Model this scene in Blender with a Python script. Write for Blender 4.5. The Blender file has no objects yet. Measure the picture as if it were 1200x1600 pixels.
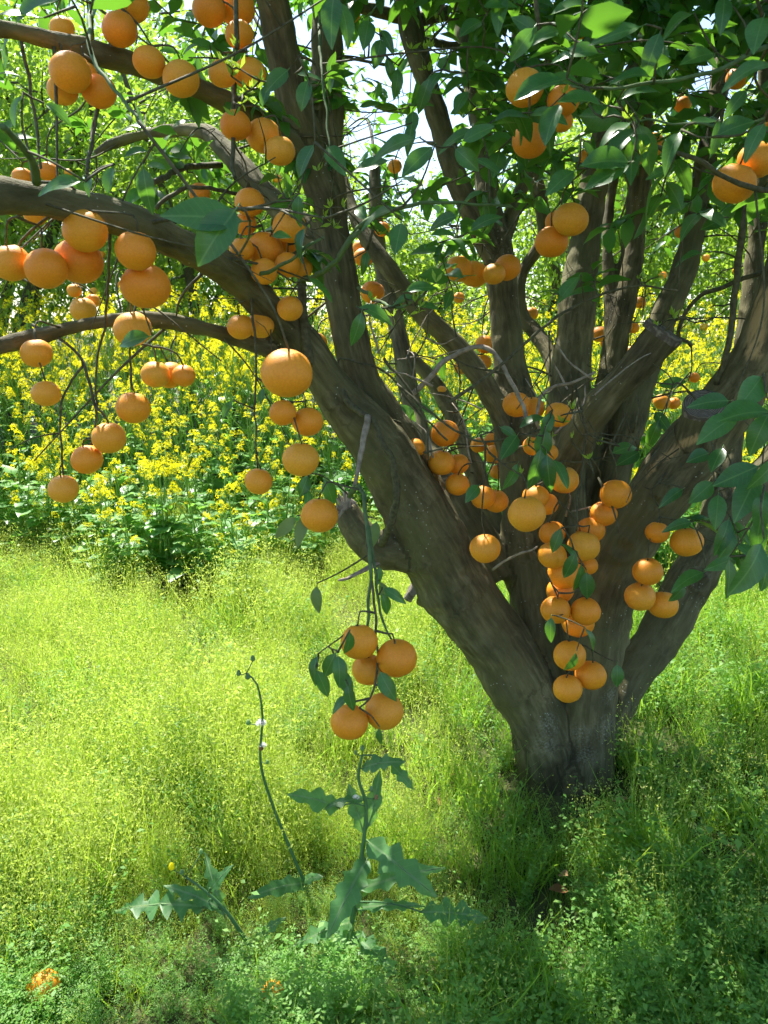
import bpy, math, random
import numpy as np
from mathutils import Vector, Matrix, noise

R = math.radians
random.seed(11)
rng = np.random.default_rng(11)
scene = bpy.context.scene
COL = scene.collection

# ------------------------------------------------------------------ camera
CAM_H, PITCH, FPX = 1.40, R(13.0), 1209.0          # focal length in pixels of the 1200x1600 photograph
cam_data = bpy.data.cameras.new('camera')
cam = bpy.data.objects.new('camera', cam_data)
COL.objects.link(cam)
cam.location = (0, 0, CAM_H)
cam.rotation_euler = (R(90) - PITCH, 0, 0)
cam_data.sensor_fit = 'VERTICAL'
cam_data.sensor_height = 36.0
cam_data.lens = 36.0 * FPX / 1600.0
cam_data.clip_start, cam_data.clip_end = 0.05, 600
cam_data.dof.use_dof = True
cam_data.dof.focus_distance = 2.3
cam_data.dof.aperture_fstop = 11.0
scene.camera = cam

# ------------------------------------------------------------------ sky, sun, exposure
SUN_EL, SUN_AZ = R(56), R(-26)                       # azimuth from +Y (behind the tree), negative = towards -X
S = Vector((math.sin(SUN_AZ) * math.cos(SUN_EL), math.cos(SUN_AZ) * math.cos(SUN_EL), math.sin(SUN_EL)))
world = bpy.data.worlds.new('World')
scene.world = world
world.use_nodes = True
wn = world.node_tree
for n in list(wn.nodes):
    wn.nodes.remove(n)
sky = wn.nodes.new('ShaderNodeTexSky')
sky.sky_type = 'NISHITA'
sky.sun_disc = False
sky.sun_elevation = SUN_EL
sky.sun_rotation = SUN_AZ
sky.dust_density = 0.7
sky.air_density = 1.0
bgn = wn.nodes.new('ShaderNodeBackground')
bgn.inputs[1].default_value = 0.11
wo = wn.nodes.new('ShaderNodeOutputWorld')
wn.links.new(sky.outputs[0], bgn.inputs[0])
wn.links.new(bgn.outputs[0], wo.inputs[0])
sun_l = bpy.data.lights.new('sun', 'SUN')
sun_l.energy = 5.0
sun_l.angle = R(0.53)
sun_l.color = (1.0, 0.95, 0.86)
sun_o = bpy.data.objects.new('sun', sun_l)
COL.objects.link(sun_o)
sun_o.rotation_euler = S.to_track_quat('Z', 'Y').to_euler()
vs = scene.view_settings
vs.view_transform = 'Standard'
vs.look = 'None'
vs.exposure = 1.5
vs.gamma = 1.0
vs.use_curve_mapping = False
scene.cycles.use_denoising = True
scene.cycles.max_bounces = 5
scene.cycles.diffuse_bounces = 3
scene.cycles.glossy_bounces = 2
scene.cycles.transmission_bounces = 3
scene.cycles.adaptive_threshold = 0.05
scene.cycles.sample_clamp_indirect = 8.0

# ------------------------------------------------------------------ turning measured sight lines into points of the place
CF = np.array([0, math.cos(PITCH), -math.sin(PITCH)])
CU = np.array([0, math.sin(PITCH), math.cos(PITCH)])
CR = np.array([1.0, 0, 0])
CO = np.array([0, 0, CAM_H])
def ray(px, py):
    return CF + CR * ((px - 600) / FPX) + CU * ((800 - py) / FPX)
def P(px, py, d):
    return CO + ray(px, py) * d
def PY(px, py, Y):
    r = ray(px, py)
    return CO + r * (Y / r[1])
def G(px, py, z=0.0):
    r = ray(px, py)
    return CO + r * ((z - CAM_H) / r[2])
def proj(p):
    v = np.asarray(p, float) - CO
    d = v @ CF
    dd = np.where(np.abs(d) < 1e-6, 1e-6, d)
    return 600 + FPX * (v @ CR) / dd, 800 - FPX * (v @ CU) / dd, d

# ------------------------------------------------------------------ mesh helpers
def np_mesh(name, V, faces, attrs=None, smooth=True):
    """V (n,3); faces: list of (m,k) int arrays"""
    me = bpy.data.meshes.new(name)
    V = np.ascontiguousarray(V, dtype=np.float32)
    if isinstance(faces, np.ndarray):
        faces = [faces]
    faces = [f for f in faces if len(f)]
    loops = np.concatenate([f.ravel() for f in faces]).astype(np.int32)
    tot = np.concatenate([np.full(len(f), f.shape[1], np.int32) for f in faces])
    start = np.concatenate([[0], np.cumsum(tot)[:-1]]).astype(np.int32)
    me.vertices.add(len(V)); me.vertices.foreach_set('co', V.ravel())
    me.loops.add(len(loops)); me.loops.foreach_set('vertex_index', loops)
    me.polygons.add(len(tot)); me.polygons.foreach_set('loop_start', start); me.polygons.foreach_set('loop_total', tot)
    if smooth:
        me.polygons.foreach_set('use_smooth', np.ones(len(tot), bool))
    me.update(calc_edges=True)
    for k, a in (attrs or {}).items():
        a = np.asarray(a, np.float32)
        if a.ndim == 1:
            at = me.attributes.new(k, 'FLOAT', 'POINT'); at.data.foreach_set('value', a)
        else:
            at = me.attributes.new(k, 'FLOAT_VECTOR', 'POINT'); at.data.foreach_set('vector', a.ravel())
    return me

def obj(name, me, mat=None, parent=None, loc=None, **props):
    o = bpy.data.objects.new(name, me)
    COL.objects.link(o)
    if mat is not None and me is not None and not me.materials:
        me.materials.append(mat)
    if parent is not None:
        o.parent = parent
    if loc is not None:
        o.location = loc
    for k, v in props.items():
        o[k] = v
    return o

def thing(name, label, cat, loc=(0, 0, 0), group=None, rotz=0.0):
    o = bpy.data.objects.new(name, None)
    COL.objects.link(o)
    o.location = loc
    o.rotation_euler = (0, 0, rotz)
    o.empty_display_size = 0.05
    o['label'] = label
    o['category'] = cat
    if group:
        o['group'] = group
    return o

class Geo:
    """collects vertices and faces (mixed sizes) with one float attribute"""
    def __init__(self):
        self.V, self.F, self.n, self.A = [], {3: [], 4: []}, 0, []
    def add(self, V, faces, a=0.0):
        V = np.asarray(V, float)
        for f in (faces if isinstance(faces, list) else [faces]):
            f = np.asarray(f, np.int64)
            if len(f):
                self.F[f.shape[1]].append(f + self.n)
        self.V.append(V); self.A.append(np.full(len(V), a) if np.isscalar(a) else a)
        self.n += len(V)
    def mesh(self, name, smooth=True, attr='rnd'):
        fs = [np.concatenate(f) for f in self.F.values() if f]
        return np_mesh(name, np.concatenate(self.V), fs, {attr: np.concatenate(self.A)}, smooth)

def catmull(pts, rad, step):
    pts = np.asarray(pts, float); rad = np.asarray(rad, float)
    if len(pts) == 2:
        pts = np.array([pts[0], pts.mean(0), pts[1]]); rad = np.array([rad[0], rad.mean(), rad[1]])
    P0 = np.vstack([2 * pts[0] - pts[1], pts, 2 * pts[-1] - pts[-2]])
    out, ro = [], []
    for i in range(len(pts) - 1):
        a, b, c, d = P0[i:i + 4]
        n = max(1, int(np.ceil(np.linalg.norm(c - b) / step)))
        for k in range(n):
            t = k / n
            out.append(0.5 * (2 * b + (c - a) * t + (2 * a - 5 * b + 4 * c - d) * t * t + (3 * b - a - 3 * c + d) * t ** 3))
            ro.append(rad[i] * (1 - t) + rad[i + 1] * t)
    out.append(pts[-1]); ro.append(rad[-1])
    return np.array(out), np.array(ro)

def tube(pts, rad, k=6, caps=True, wob=0.0):
    """closed tube along a path: V, [quads, tris]"""
    pts = np.asarray(pts, float); rad = np.asarray(rad, float)
    n = len(pts)
    T = np.gradient(pts, axis=0)
    T /= np.linalg.norm(T, axis=1)[:, None] + 1e-12
    ref = np.array([0, 0, 1.0]) if abs(T[0][2]) < 0.9 else np.array([1.0, 0, 0])
    u = np.cross(T[0], ref); u /= np.linalg.norm(u)
    ang = np.arange(k) * 2 * math.pi / k
    V = np.zeros((n, k, 3))
    for i in range(n):
        u = u - T[i] * (u @ T[i]); u /= np.linalg.norm(u) + 1e-12
        w = np.cross(T[i], u)
        rr = rad[i] * (1 + (rng.uniform(-wob, wob, k) if wob else 0))
        V[i] = pts[i] + np.outer(np.cos(ang) * rr, u) + np.outer(np.sin(ang) * rr, w)
    idx = np.arange(n * k).reshape(n, k)
    nx = np.roll(idx, -1, axis=1)
    Q = np.stack([idx[:-1], nx[:-1], nx[1:], idx[1:]], -1).reshape(-1, 4)
    V = V.reshape(-1, 3)
    if not caps:
        return V, [Q]
    V = np.vstack([V, pts[0], pts[-1]])
    a, b = n * k, n * k + 1
    T0 = np.stack([np.full(k, a), nx[0], idx[0]], -1)
    T1 = np.stack([np.full(k, b), idx[-1], nx[-1]], -1)
    return V, [Q, np.vstack([T0, T1])]

def frames(dirs, ups):
    """(n,3,3) matrices whose columns are x=dir, y=side, z=normal"""
    d = dirs / (np.linalg.norm(dirs, axis=1)[:, None] + 1e-9)
    s = np.cross(ups, d); s /= np.linalg.norm(s, axis=1)[:, None] + 1e-9
    z = np.cross(d, s)
    return np.stack([d, s, z], -1)

def scatter(bases, pos, mats, scl, pick=None, rnd=None):
    """copies of small base meshes [(V, [faces])] baked into one big arrays set"""
    g = Geo()
    pick = rng.integers(0, len(bases), len(pos)) if pick is None else pick
    rnd = rng.random(len(pos)) if rnd is None else rnd
    for b, (BV, BF) in enumerate(bases):
        m = np.where(pick == b)[0]
        if not len(m):
            continue
        V = np.einsum('nij,vj->nvi', mats[m] * scl[m][:, None, None], BV) + pos[m][:, None, :]
        nv = len(BV)
        off = (np.arange(len(m)) * nv)[:, None, None]
        g.add(V.reshape(-1, 3), [(np.asarray(f)[None] + off).reshape(-1, np.asarray(f).shape[1]) for f in BF], np.repeat(rnd[m], nv))
    return g

# ------------------------------------------------------------------ materials
def mat(name):
    m = bpy.data.materials.new(name)
    m.use_nodes = True
    nt = m.node_tree
    for n in list(nt.nodes):
        nt.nodes.remove(n)
    out = nt.nodes.new('ShaderNodeOutputMaterial')
    N = lambda t: nt.nodes.new(t)
    L = nt.links.new
    return m, nt, N, L, out

def ramp(N, stops):
    r = N('ShaderNodeValToRGB')
    el = r.color_ramp.elements
    while len(el) < len(stops):
        el.new(0.5)
    for e, (p, c) in zip(el, stops):
        e.position = p
        e.color = (*c, 1)
    return r

def rnd_value(N, L):
    """per-piece random value: baked attribute plus object random"""
    at = N('ShaderNodeAttribute'); at.attribute_name = 'rnd'
    oi = N('ShaderNodeObjectInfo')
    ad = N('ShaderNodeMath'); ad.operation = 'ADD'
    L(at.outputs['Fac'], ad.inputs[0]); L(oi.outputs['Random'], ad.inputs[1])
    fr = N('ShaderNodeMath'); fr.operation = 'FRACT'
    L(ad.outputs[0], fr.inputs[0])
    return fr.outputs[0]

def leaf_mat(name, cols, trans, tfac=0.4, rough=0.4, spec=0.5, vein=0.0, rib=None):
    m, nt, N, L, out = mat(name)
    r = rnd_value(N, L)
    cr = ramp(N, [(i / (len(cols) - 1), c) for i, c in enumerate(cols)])
    L(r, cr.inputs[0])
    col = cr.outputs[0]
    if vein:
        tc = N('ShaderNodeTexCoord')
        nz = N('ShaderNodeTexNoise'); nz.inputs['Scale'].default_value = 6
        L(tc.outputs['Object'], nz.inputs['Vector'])
        mx = N('ShaderNodeMix'); mx.data_type = 'RGBA'; mx.blend_type = 'MULTIPLY'
        mx.inputs[0].default_value = 0.6
        mr = N('ShaderNodeMapRange'); mr.inputs[1].default_value = 0.3; mr.inputs[2].default_value = 0.7; mr.inputs[3].default_value = 0.6; mr.inputs[4].default_value = 1.3
        L(nz.outputs[0], mr.inputs[0])
        L(cr.outputs[0], mx.inputs[6]); L(mr.outputs[0], mx.inputs[7])
        col = mx.outputs[2]
        if rib:                                       # pale midrib and side veins
            sx = N('ShaderNodeSeparateXYZ'); L(tc.outputs['Object'], sx.inputs[0])
            ay = N('ShaderNodeMath'); ay.operation = 'ABSOLUTE'; L(sx.outputs[1], ay.inputs[0])
            mid = N('ShaderNodeMapRange'); mid.inputs[1].default_value = 0.008; mid.inputs[2].default_value = 0.02; mid.inputs[3].default_value = 0.75; mid.inputs[4].default_value = 0.0
            L(ay.outputs[0], mid.inputs[0])
            q = N('ShaderNodeMath'); q.operation = 'MULTIPLY_ADD'; q.inputs[1].default_value = -0.75; L(ay.outputs[0], q.inputs[0]); L(sx.outputs[0], q.inputs[2])
            q2 = N('ShaderNodeMath'); q2.operation = 'MULTIPLY'; q2.inputs[1].default_value = 62.0; L(q.outputs[0], q2.inputs[0])
            q3 = N('ShaderNodeMath'); q3.operation = 'SINE'; L(q2.outputs[0], q3.inputs[0])
            sv = N('ShaderNodeMapRange'); sv.inputs[1].default_value = 0.86; sv.inputs[2].default_value = 1.0; sv.inputs[4].default_value = 0.28
            L(q3.outputs[0], sv.inputs[0])
            mm = N('ShaderNodeMath'); mm.operation = 'MAXIMUM'; L(mid.outputs[0], mm.inputs[0]); L(sv.outputs[0], mm.inputs[1])
            mv = N('ShaderNodeMix'); mv.data_type = 'RGBA'; mv.inputs[7].default_value = (*rib, 1)
            L(mm.outputs[0], mv.inputs[0]); L(col, mv.inputs[6])
            col = mv.outputs[2]
    p = N('ShaderNodeBsdfPrincipled')
    p.inputs['Roughness'].default_value = rough
    p.inputs['Specular IOR Level'].default_value = spec
    L(col, p.inputs['Base Color'])
    if vein:
        bp = N('ShaderNodeBump'); bp.inputs['Strength'].default_value = vein; bp.inputs['Distance'].default_value = 0.002
        L(nz.outputs[0], bp.inputs['Height']); L(bp.outputs[0], p.inputs['Normal'])
    t = N('ShaderNodeBsdfTranslucent')
    tm = N('ShaderNodeMix'); tm.data_type = 'RGBA'; tm.blend_type = 'MIX'
    tm.inputs[0].default_value = 0.3
    tm.inputs[6].default_value = (*trans, 1)
    L(col, tm.inputs[7])
    L(tm.outputs[2], t.inputs[0])
    ms = N('ShaderNodeMixShader'); ms.inputs[0].default_value = tfac
    L(p.outputs[0], ms.inputs[1]); L(t.outputs[0], ms.inputs[2])
    L(ms.outputs[0], out.inputs[0])
    return m

M = {}
M['leaf'] = leaf_mat('citrus leaf', [(0.022, 0.095, 0.028), (0.038, 0.14, 0.034), (0.055, 0.18, 0.036), (0.030, 0.11, 0.032)], (0.22, 0.52, 0.025), 0.38, 0.38, 0.5, 0.12)
M['big_leaf'] = leaf_mat('large citrus leaf', [(0.022, 0.095, 0.030), (0.036, 0.13, 0.034), (0.050, 0.165, 0.036), (0.030, 0.11, 0.034)], (0.22, 0.52, 0.025), 0.34, 0.33, 0.55, 0.12, (0.14, 0.27, 0.08))
M['orchard_leaf'] = leaf_mat('orchard leaf', [(0.07, 0.17, 0.03), (0.11, 0.24, 0.04), (0.17, 0.30, 0.05), (0.08, 0.19, 0.03)], (0.48, 0.72, 0.05), 0.5, 0.42, 0.5)
M['pale_leaf'] = leaf_mat('pale leaf underside', [(0.13, 0.22, 0.09), (0.18, 0.26, 0.10)], (0.30, 0.40, 0.06), 0.4, 0.5, 0.4)
M['shoot'] = leaf_mat('young shoot', [(0.20, 0.36, 0.04), (0.28, 0.44, 0.05)], (0.50, 0.70, 0.05), 0.45, 0.4, 0.4)
M['seed_grass'] = leaf_mat('seeding grass', [(0.24, 0.38, 0.04), (0.30, 0.44, 0.05), (0.40, 0.48, 0.07), (0.22, 0.40, 0.04)], (0.54, 0.72, 0.06), 0.5, 0.5, 0.3)
M['spikelet'] = leaf_mat('grass spikelet', [(0.38, 0.50, 0.08), (0.46, 0.56, 0.12), (0.56, 0.60, 0.20), (0.34, 0.48, 0.07)], (0.62, 0.76, 0.11), 0.5, 0.5, 0.3)
M['blade'] = leaf_mat('grass blade', [(0.10, 0.27, 0.03), (0.16, 0.34, 0.035), (0.24, 0.40, 0.045), (0.13, 0.31, 0.03)], (0.42, 0.70, 0.05), 0.5, 0.4, 0.4)
M['forb'] = leaf_mat('meadow weed leaf', [(0.11, 0.29, 0.05), (0.16, 0.35, 0.065), (0.23, 0.41, 0.09), (0.13, 0.30, 0.055)], (0.36, 0.66, 0.07), 0.5, 0.5, 0.3)
M['dry'] = leaf_mat('dry straw', [(0.34, 0.26, 0.12), (0.50, 0.40, 0.22)], (0.45, 0.34, 0.14), 0.3, 0.7, 0.2)
M['mustard_leaf'] = leaf_mat('mustard leaf', [(0.08, 0.25, 0.055), (0.12, 0.31, 0.07), (0.17, 0.37, 0.085)], (0.34, 0.70, 0.07), 0.45, 0.42, 0.5)
M['mustard_stem'] = leaf_mat('mustard stem', [(0.18, 0.36, 0.07), (0.24, 0.42, 0.08)], (0.34, 0.55, 0.08), 0.25, 0.5, 0.3)
M['petal'] = leaf_mat('mustard petal', [(0.90, 0.76, 0.01), (0.92, 0.82, 0.015), (0.92, 0.85, 0.03)], (0.95, 0.88, 0.02), 0.45, 0.6, 0.2)
M['thistle'] = leaf_mat('sow thistle leaf', [(0.065, 0.19, 0.060), (0.095, 0.24, 0.070)], (0.28, 0.56, 0.08), 0.4, 0.45, 0.45, 0.15, (0.24, 0.36, 0.16))
M['thistle_stem'] = leaf_mat('sow thistle stem', [(0.07, 0.17, 0.06), (0.10, 0.21, 0.07)], (0.1, 0.2, 0.06), 0.1, 0.5, 0.4)
M['fluff'] = leaf_mat('seed fluff', [(0.8, 0.8, 0.78), (0.85, 0.85, 0.83)], (0.8, 0.8, 0.78), 0.4, 0.8, 0.1)
M['dead_leaf'] = leaf_mat('dead leaf', [(0.20, 0.10, 0.04), (0.30, 0.17, 0.07), (0.36, 0.24, 0.11)], (0.35, 0.18, 0.05), 0.2, 0.7, 0.2)

def bark_mat(name, dark, mid, light, lichen=True):
    m, nt, N, L, out = mat(name)
    at = N('ShaderNodeAttribute'); at.attribute_name = 'bark_co'
    geo = N('ShaderNodeNewGeometry')
    n1 = N('ShaderNodeTexNoise'); n1.inputs['Scale'].default_value = 60; n1.inputs['Detail'].default_value = 6; n1.inputs['Roughness'].default_value = 0.62
    L(at.outputs['Vector'], n1.inputs['Vector'])
    n2 = N('ShaderNodeTexNoise'); n2.inputs['Scale'].default_value = 9; n2.inputs['Detail'].default_value = 5
    L(geo.outputs['Position'], n2.inputs['Vector'])
    n3 = N('ShaderNodeTexNoise'); n3.inputs['Scale'].default_value = 170; n3.inputs['Detail'].default_value = 3
    L(geo.outputs['Position'], n3.inputs['Vector'])
    r1 = ramp(N, [(0.28, dark), (0.5, mid), (0.75, light)])
    L(n1.outputs[0], r1.inputs[0])
    r2 = ramp(N, [(0.32, (0.55, 0.55, 0.55)), (0.68, (1.3, 1.28, 1.15))])
    L(n2.outputs[0], r2.inputs[0])
    mx = N('ShaderNodeMix'); mx.data_type = 'RGBA'; mx.blend_type = 'MULTIPLY'; mx.inputs[0].default_value = 1.0
    L(r1.outputs[0], mx.inputs[6]); L(r2.outputs[0], mx.inputs[7])
    col = mx.outputs[2]
    if lichen:
        # grey-green algae film and pale lichen specks
        n4 = N('ShaderNodeTexNoise'); n4.inputs['Scale'].default_value = 5.0; n4.inputs['Detail'].default_value = 4
        L(geo.outputs['Position'], n4.inputs['Vector'])
        mr = N('ShaderNodeMapRange'); mr.inputs[1].default_value = 0.42; mr.inputs[2].default_value = 0.62; mr.inputs[4].default_value = 0.55
        L(n4.outputs[0], mr.inputs[0])
        ma = N('ShaderNodeMix'); ma.data_type = 'RGBA'; ma.inputs[7].default_value = (0.135, 0.132, 0.055, 1)
        L(mr.outputs[0], ma.inputs[0]); L(col, ma.inputs[6])
        v = N('ShaderNodeTexVoronoi'); v.inputs['Scale'].default_value = 70
        L(geo.outputs['Position'], v.inputs['Vector'])
        lt = N('ShaderNodeMath'); lt.operation = 'LESS_THAN'; lt.inputs[1].default_value = 0.13
        L(v.outputs['Distance'], lt.inputs[0])
        n5 = N('ShaderNodeTexNoise'); n5.inputs['Scale'].default_value = 6.5; n5.inputs['Detail'].default_value = 2
        L(geo.outputs['Position'], n5.inputs['Vector'])
        gt = N('ShaderNodeMath'); gt.operation = 'GREATER_THAN'; gt.inputs[1].default_value = 0.58
        L(n5.outputs[0], gt.inputs[0])
        mu = N('ShaderNodeMath'); mu.operation = 'MULTIPLY'
        L(lt.outputs[0], mu.inputs[0]); L(gt.outputs[0], mu.inputs[1])
        ml = N('ShaderNodeMix'); ml.data_type = 'RGBA'; ml.inputs[7].default_value = (0.34, 0.35, 0.28, 1)
        L(mu.outputs[0], ml.inputs[0]); L(ma.outputs[2], ml.inputs[6])
        # bare torn wood, plus a broken facet painted sunlit-pale; whitewash remains on the foot
        sc = N('ShaderNodeAttribute'); sc.attribute_name = 'scar_and_sunlit'
        ms = N('ShaderNodeMix'); ms.data_type = 'RGBA'; ms.inputs[7].default_value = (0.42, 0.29, 0.14, 1)
        sn = N('ShaderNodeMath'); sn.operation = 'MULTIPLY'; sr = N('ShaderNodeMapRange'); sr.inputs[1].default_value = 0.38; sr.inputs[2].default_value = 0.55
        L(n1.outputs[0], sr.inputs[0]); L(sr.outputs[0], sn.inputs[0]); L(sc.outputs['Fac'], sn.inputs[1]); L(sn.outputs[0], ms.inputs[0]); L(ml.outputs[2], ms.inputs[6])
        ww = N('ShaderNodeAttribute'); ww.attribute_name = 'wash'
        wm = N('ShaderNodeMath'); wm.operation = 'MULTIPLY'
        wr = N('ShaderNodeMapRange'); wr.inputs[1].default_value = 0.45; wr.inputs[2].default_value = 0.75; wr.inputs[4].default_value = 0.6
        L(n3.outputs[0], wr.inputs[0]); L(wr.outputs[0], wm.inputs[0]); L(ww.outputs['Fac'], wm.inputs[1])
        mw = N('ShaderNodeMix'); mw.data_type = 'RGBA'; mw.inputs[7].default_value = (0.45, 0.44, 0.38, 1)
        L(wm.outputs[0], mw.inputs[0]); L(ms.outputs[2], mw.inputs[6])
        col = mw.outputs[2]
    b1 = N('ShaderNodeBump'); b1.inputs['Strength'].default_value = 0.9; b1.inputs['Distance'].default_value = 0.008
    L(n1.outputs[0], b1.inputs['Height'])
    b2 = N('ShaderNodeBump'); b2.inputs['Strength'].default_value = 0.35; b2.inputs['Distance'].default_value = 0.002
    L(n3.outputs[0], b2.inputs['Height']); L(b1.outputs[0], b2.inputs['Normal'])
    p = N('ShaderNodeBsdfPrincipled')
    p.inputs['Roughness'].default_value = 0.85
    p.inputs['Specular IOR Level'].default_value = 0.25
    L(col, p.inputs['Base Color']); L(b2.outputs[0], p.inputs['Normal'])
    L(p.outputs[0], out.inputs[0])
    return m
M['bark'] = bark_mat('citrus bark', (0.045, 0.040, 0.019), (0.115, 0.103, 0.053), (0.22, 0.198, 0.12))

def plain_noise(name, c0, c1, scale, rough=0.8, bump=0.4, dist=0.002):
    m, nt, N, L, out = mat(name)
    tc = N('ShaderNodeNewGeometry')
    nz = N('ShaderNodeTexNoise'); nz.inputs['Scale'].default_value = scale; nz.inputs['Detail'].default_value = 5
    L(tc.outputs['Position'], nz.inputs['Vector'])
    cr = ramp(N, [(0.3, c0), (0.7, c1)]); L(nz.outputs[0], cr.inputs[0])
    bp = N('ShaderNodeBump'); bp.inputs['Strength'].default_value = bump; bp.inputs['Distance'].default_value = dist
    L(nz.outputs[0], bp.inputs['Height'])
    p = N('ShaderNodeBsdfPrincipled'); p.inputs['Roughness'].default_value = rough
    p.inputs['Specular IOR Level'].default_value = 0.3
    L(cr.outputs[0], p.inputs['Base Color']); L(bp.outputs[0], p.inputs['Normal'])
    L(p.outputs[0], out.inputs[0])
    return m
M['twig'] = plain_noise('twig bark', (0.045, 0.042, 0.022), (0.12, 0.115, 0.06), 90)
M['green_twig'] = plain_noise('green twig', (0.06, 0.11, 0.04), (0.12, 0.18, 0.07), 60)
M['dead_wood'] = plain_noise('dead wood', (0.16, 0.13, 0.095), (0.36, 0.31, 0.24), 70)
M['soil'] = plain_noise('soil', (0.035, 0.035, 0.014), (0.085, 0.10, 0.03), 14, 0.95, 0.8, 0.02)

def cut_mat():
    m, nt, N, L, out = mat('sawn end grain')
    tc = N('ShaderNodeTexCoord')
    w = N('ShaderNodeTexWave'); w.wave_type = 'RINGS'; w.rings_direction = 'Z'
    w.inputs['Scale'].default_value = 60; w.inputs['Distortion'].default_value = 4; w.inputs['Detail'].default_value = 3
    L(tc.outputs['Object'], w.inputs['Vector'])
    nz = N('ShaderNodeTexNoise'); nz.inputs['Scale'].default_value = 60
    L(tc.outputs['Object'], nz.inputs['Vector'])
    mm = N('ShaderNodeMath'); mm.operation = 'MULTIPLY'; L(w.outputs['Fac'], mm.inputs[0]); L(nz.outputs[0], mm.inputs[1])
    cr = ramp(N, [(0.1, (0.09, 0.075, 0.055)), (0.6, (0.24, 0.21, 0.165))]); L(mm.outputs[0], cr.inputs[0])
    p = N('ShaderNodeBsdfPrincipled'); p.inputs['Roughness'].default_value = 0.9
    bp = N('ShaderNodeBump'); bp.inputs['Distance'].default_value = 0.003; L(mm.outputs[0], bp.inputs['Height']); L(bp.outputs[0], p.inputs['Normal'])
    L(cr.outputs[0], p.inputs['Base Color']); L(p.outputs[0], out.inputs[0])
    return m
M['cut'] = cut_mat()

def orange_mat():
    m, nt, N, L, out = mat('orange peel')
    tc = N('ShaderNodeTexCoord'); oi = N('ShaderNodeObjectInfo')
    cr = ramp(N, [(0.0, (0.80, 0.265, 0.012)), (0.5, (0.85, 0.32, 0.016)), (1.0, (0.82, 0.37, 0.03))]); L(oi.outputs['Random'], cr.inputs[0])
    add = N('ShaderNodeVectorMath'); add.operation = 'ADD'; L(tc.outputs['Object'], add.inputs[0]); L(oi.outputs['Location'], add.inputs[1])
    n1 = N('ShaderNodeTexNoise'); n1.inputs['Scale'].default_value = 22; n1.inputs['Detail'].default_value = 3; L(add.outputs[0], n1.inputs['Vector'])
    r1 = ramp(N, [(0.3, (0.90, 0.82, 0.7)), (0.7, (1.03, 1.08, 1.2))]); L(n1.outputs[0], r1.inputs[0])
    mx = N('ShaderNodeMix'); mx.data_type = 'RGBA'; mx.blend_type = 'MULTIPLY'; mx.inputs[0].default_value = 0.85
    L(cr.outputs[0], mx.inputs[6]); L(r1.outputs[0], mx.inputs[7])
    # dull brown rub marks
    n2 = N('ShaderNodeTexNoise'); n2.inputs['Scale'].default_value = 30; n2.inputs['Detail'].default_value = 8; n2.inputs['Roughness'].default_value = 0.7; L(add.outputs[0], n2.inputs['Vector'])
    r2 = N('ShaderNodeMapRange'); r2.inputs[1].default_value = 0.62; r2.inputs[2].default_value = 0.72; r2.inputs[4].default_value = 0.6; L(n2.outputs[0], r2.inputs[0])
    mb = N('ShaderNodeMix'); mb.data_type = 'RGBA'; mb.inputs[7].default_value = (0.24, 0.11, 0.025, 1)
    L(r2.outputs[0], mb.inputs[0]); L(mx.outputs[2], mb.inputs[6])
    # dark fly specks
    v0 = N('ShaderNodeTexVoronoi'); v0.inputs['Scale'].default_value = 60; L(add.outputs[0], v0.inputs['Vector'])
    l0 = N('ShaderNodeMath'); l0.operation = 'LESS_THAN'; l0.inputs[1].default_value = 0.09; L(v0.outputs['Distance'], l0.inputs[0])
    l1 = N('ShaderNodeMath'); l1.operation = 'MULTIPLY'; l1.inputs[1].default_value = 0.55; L(l0.outputs[0], l1.inputs[0])
    md = N('ShaderNodeMix'); md.data_type = 'RGBA'; md.inputs[7].default_value = (0.14, 0.06, 0.015, 1)
    L(l1.outputs[0], md.inputs[0]); L(mb.outputs[2], md.inputs[6])
    v = N('ShaderNodeTexVoronoi'); v.inputs['Scale'].default_value = 420; L(tc.outputs['Object'], v.inputs['Vector'])
    bp = N('ShaderNodeBump'); bp.inputs['Strength'].default_value = 0.2; bp.inputs['Distance'].default_value = 0.001; L(v.outputs['Distance'], bp.inputs['Height'])
    p = N('ShaderNodeBsdfPrincipled'); p.inputs['Roughness'].default_value = 0.5
    p.inputs['Specular IOR Level'].default_value = 0.4
    p.inputs['Subsurface Weight'].default_value = 0.12
    p.inputs['Subsurface Radius'].default_value = (0.012, 0.005, 0.001)
    p.inputs['Subsurface Scale'].default_value = 1.0
    L(md.outputs[2], p.inputs['Base Color']); L(bp.outputs[0], p.inputs['Normal'])
    L(p.outputs[0], out.inputs[0])
    return m
M['orange'] = orange_mat()
M['calyx'] = plain_noise('calyx', (0.05, 0.05, 0.02), (0.12, 0.13, 0.05), 200)

# ------------------------------------------------------------------ ground
def ground_z(x, y):
    return 0.035 * math.sin(x * 1.7 + 0.6) * math.cos(y * 1.3) * min(1, max(0, (math.hypot(x - 0.6, y - 2.6) - 0.3) / 1.0))
gx = np.concatenate([[-150, -40, -12], np.arange(-6, 6.01, 0.15), [12, 40, 150]])
gy = np.concatenate([[-30, -8, -2], np.arange(-1, 9.01, 0.15), [14, 30, 80, 300]])
GX, GY = np.meshgrid(gx, gy)
GZ = np.vectorize(ground_z)(GX, GY)
idx = np.arange(GX.size).reshape(GX.shape)
Q = np.stack([idx[:-1, :-1], idx[:-1, 1:], idx[1:, 1:], idx[1:, :-1]], -1).reshape(-1, 4)
obj('ground', np_mesh('ground', np.stack([GX, GY, GZ], -1).reshape(-1, 3), Q), M['soil'], kind='structure')

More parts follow.
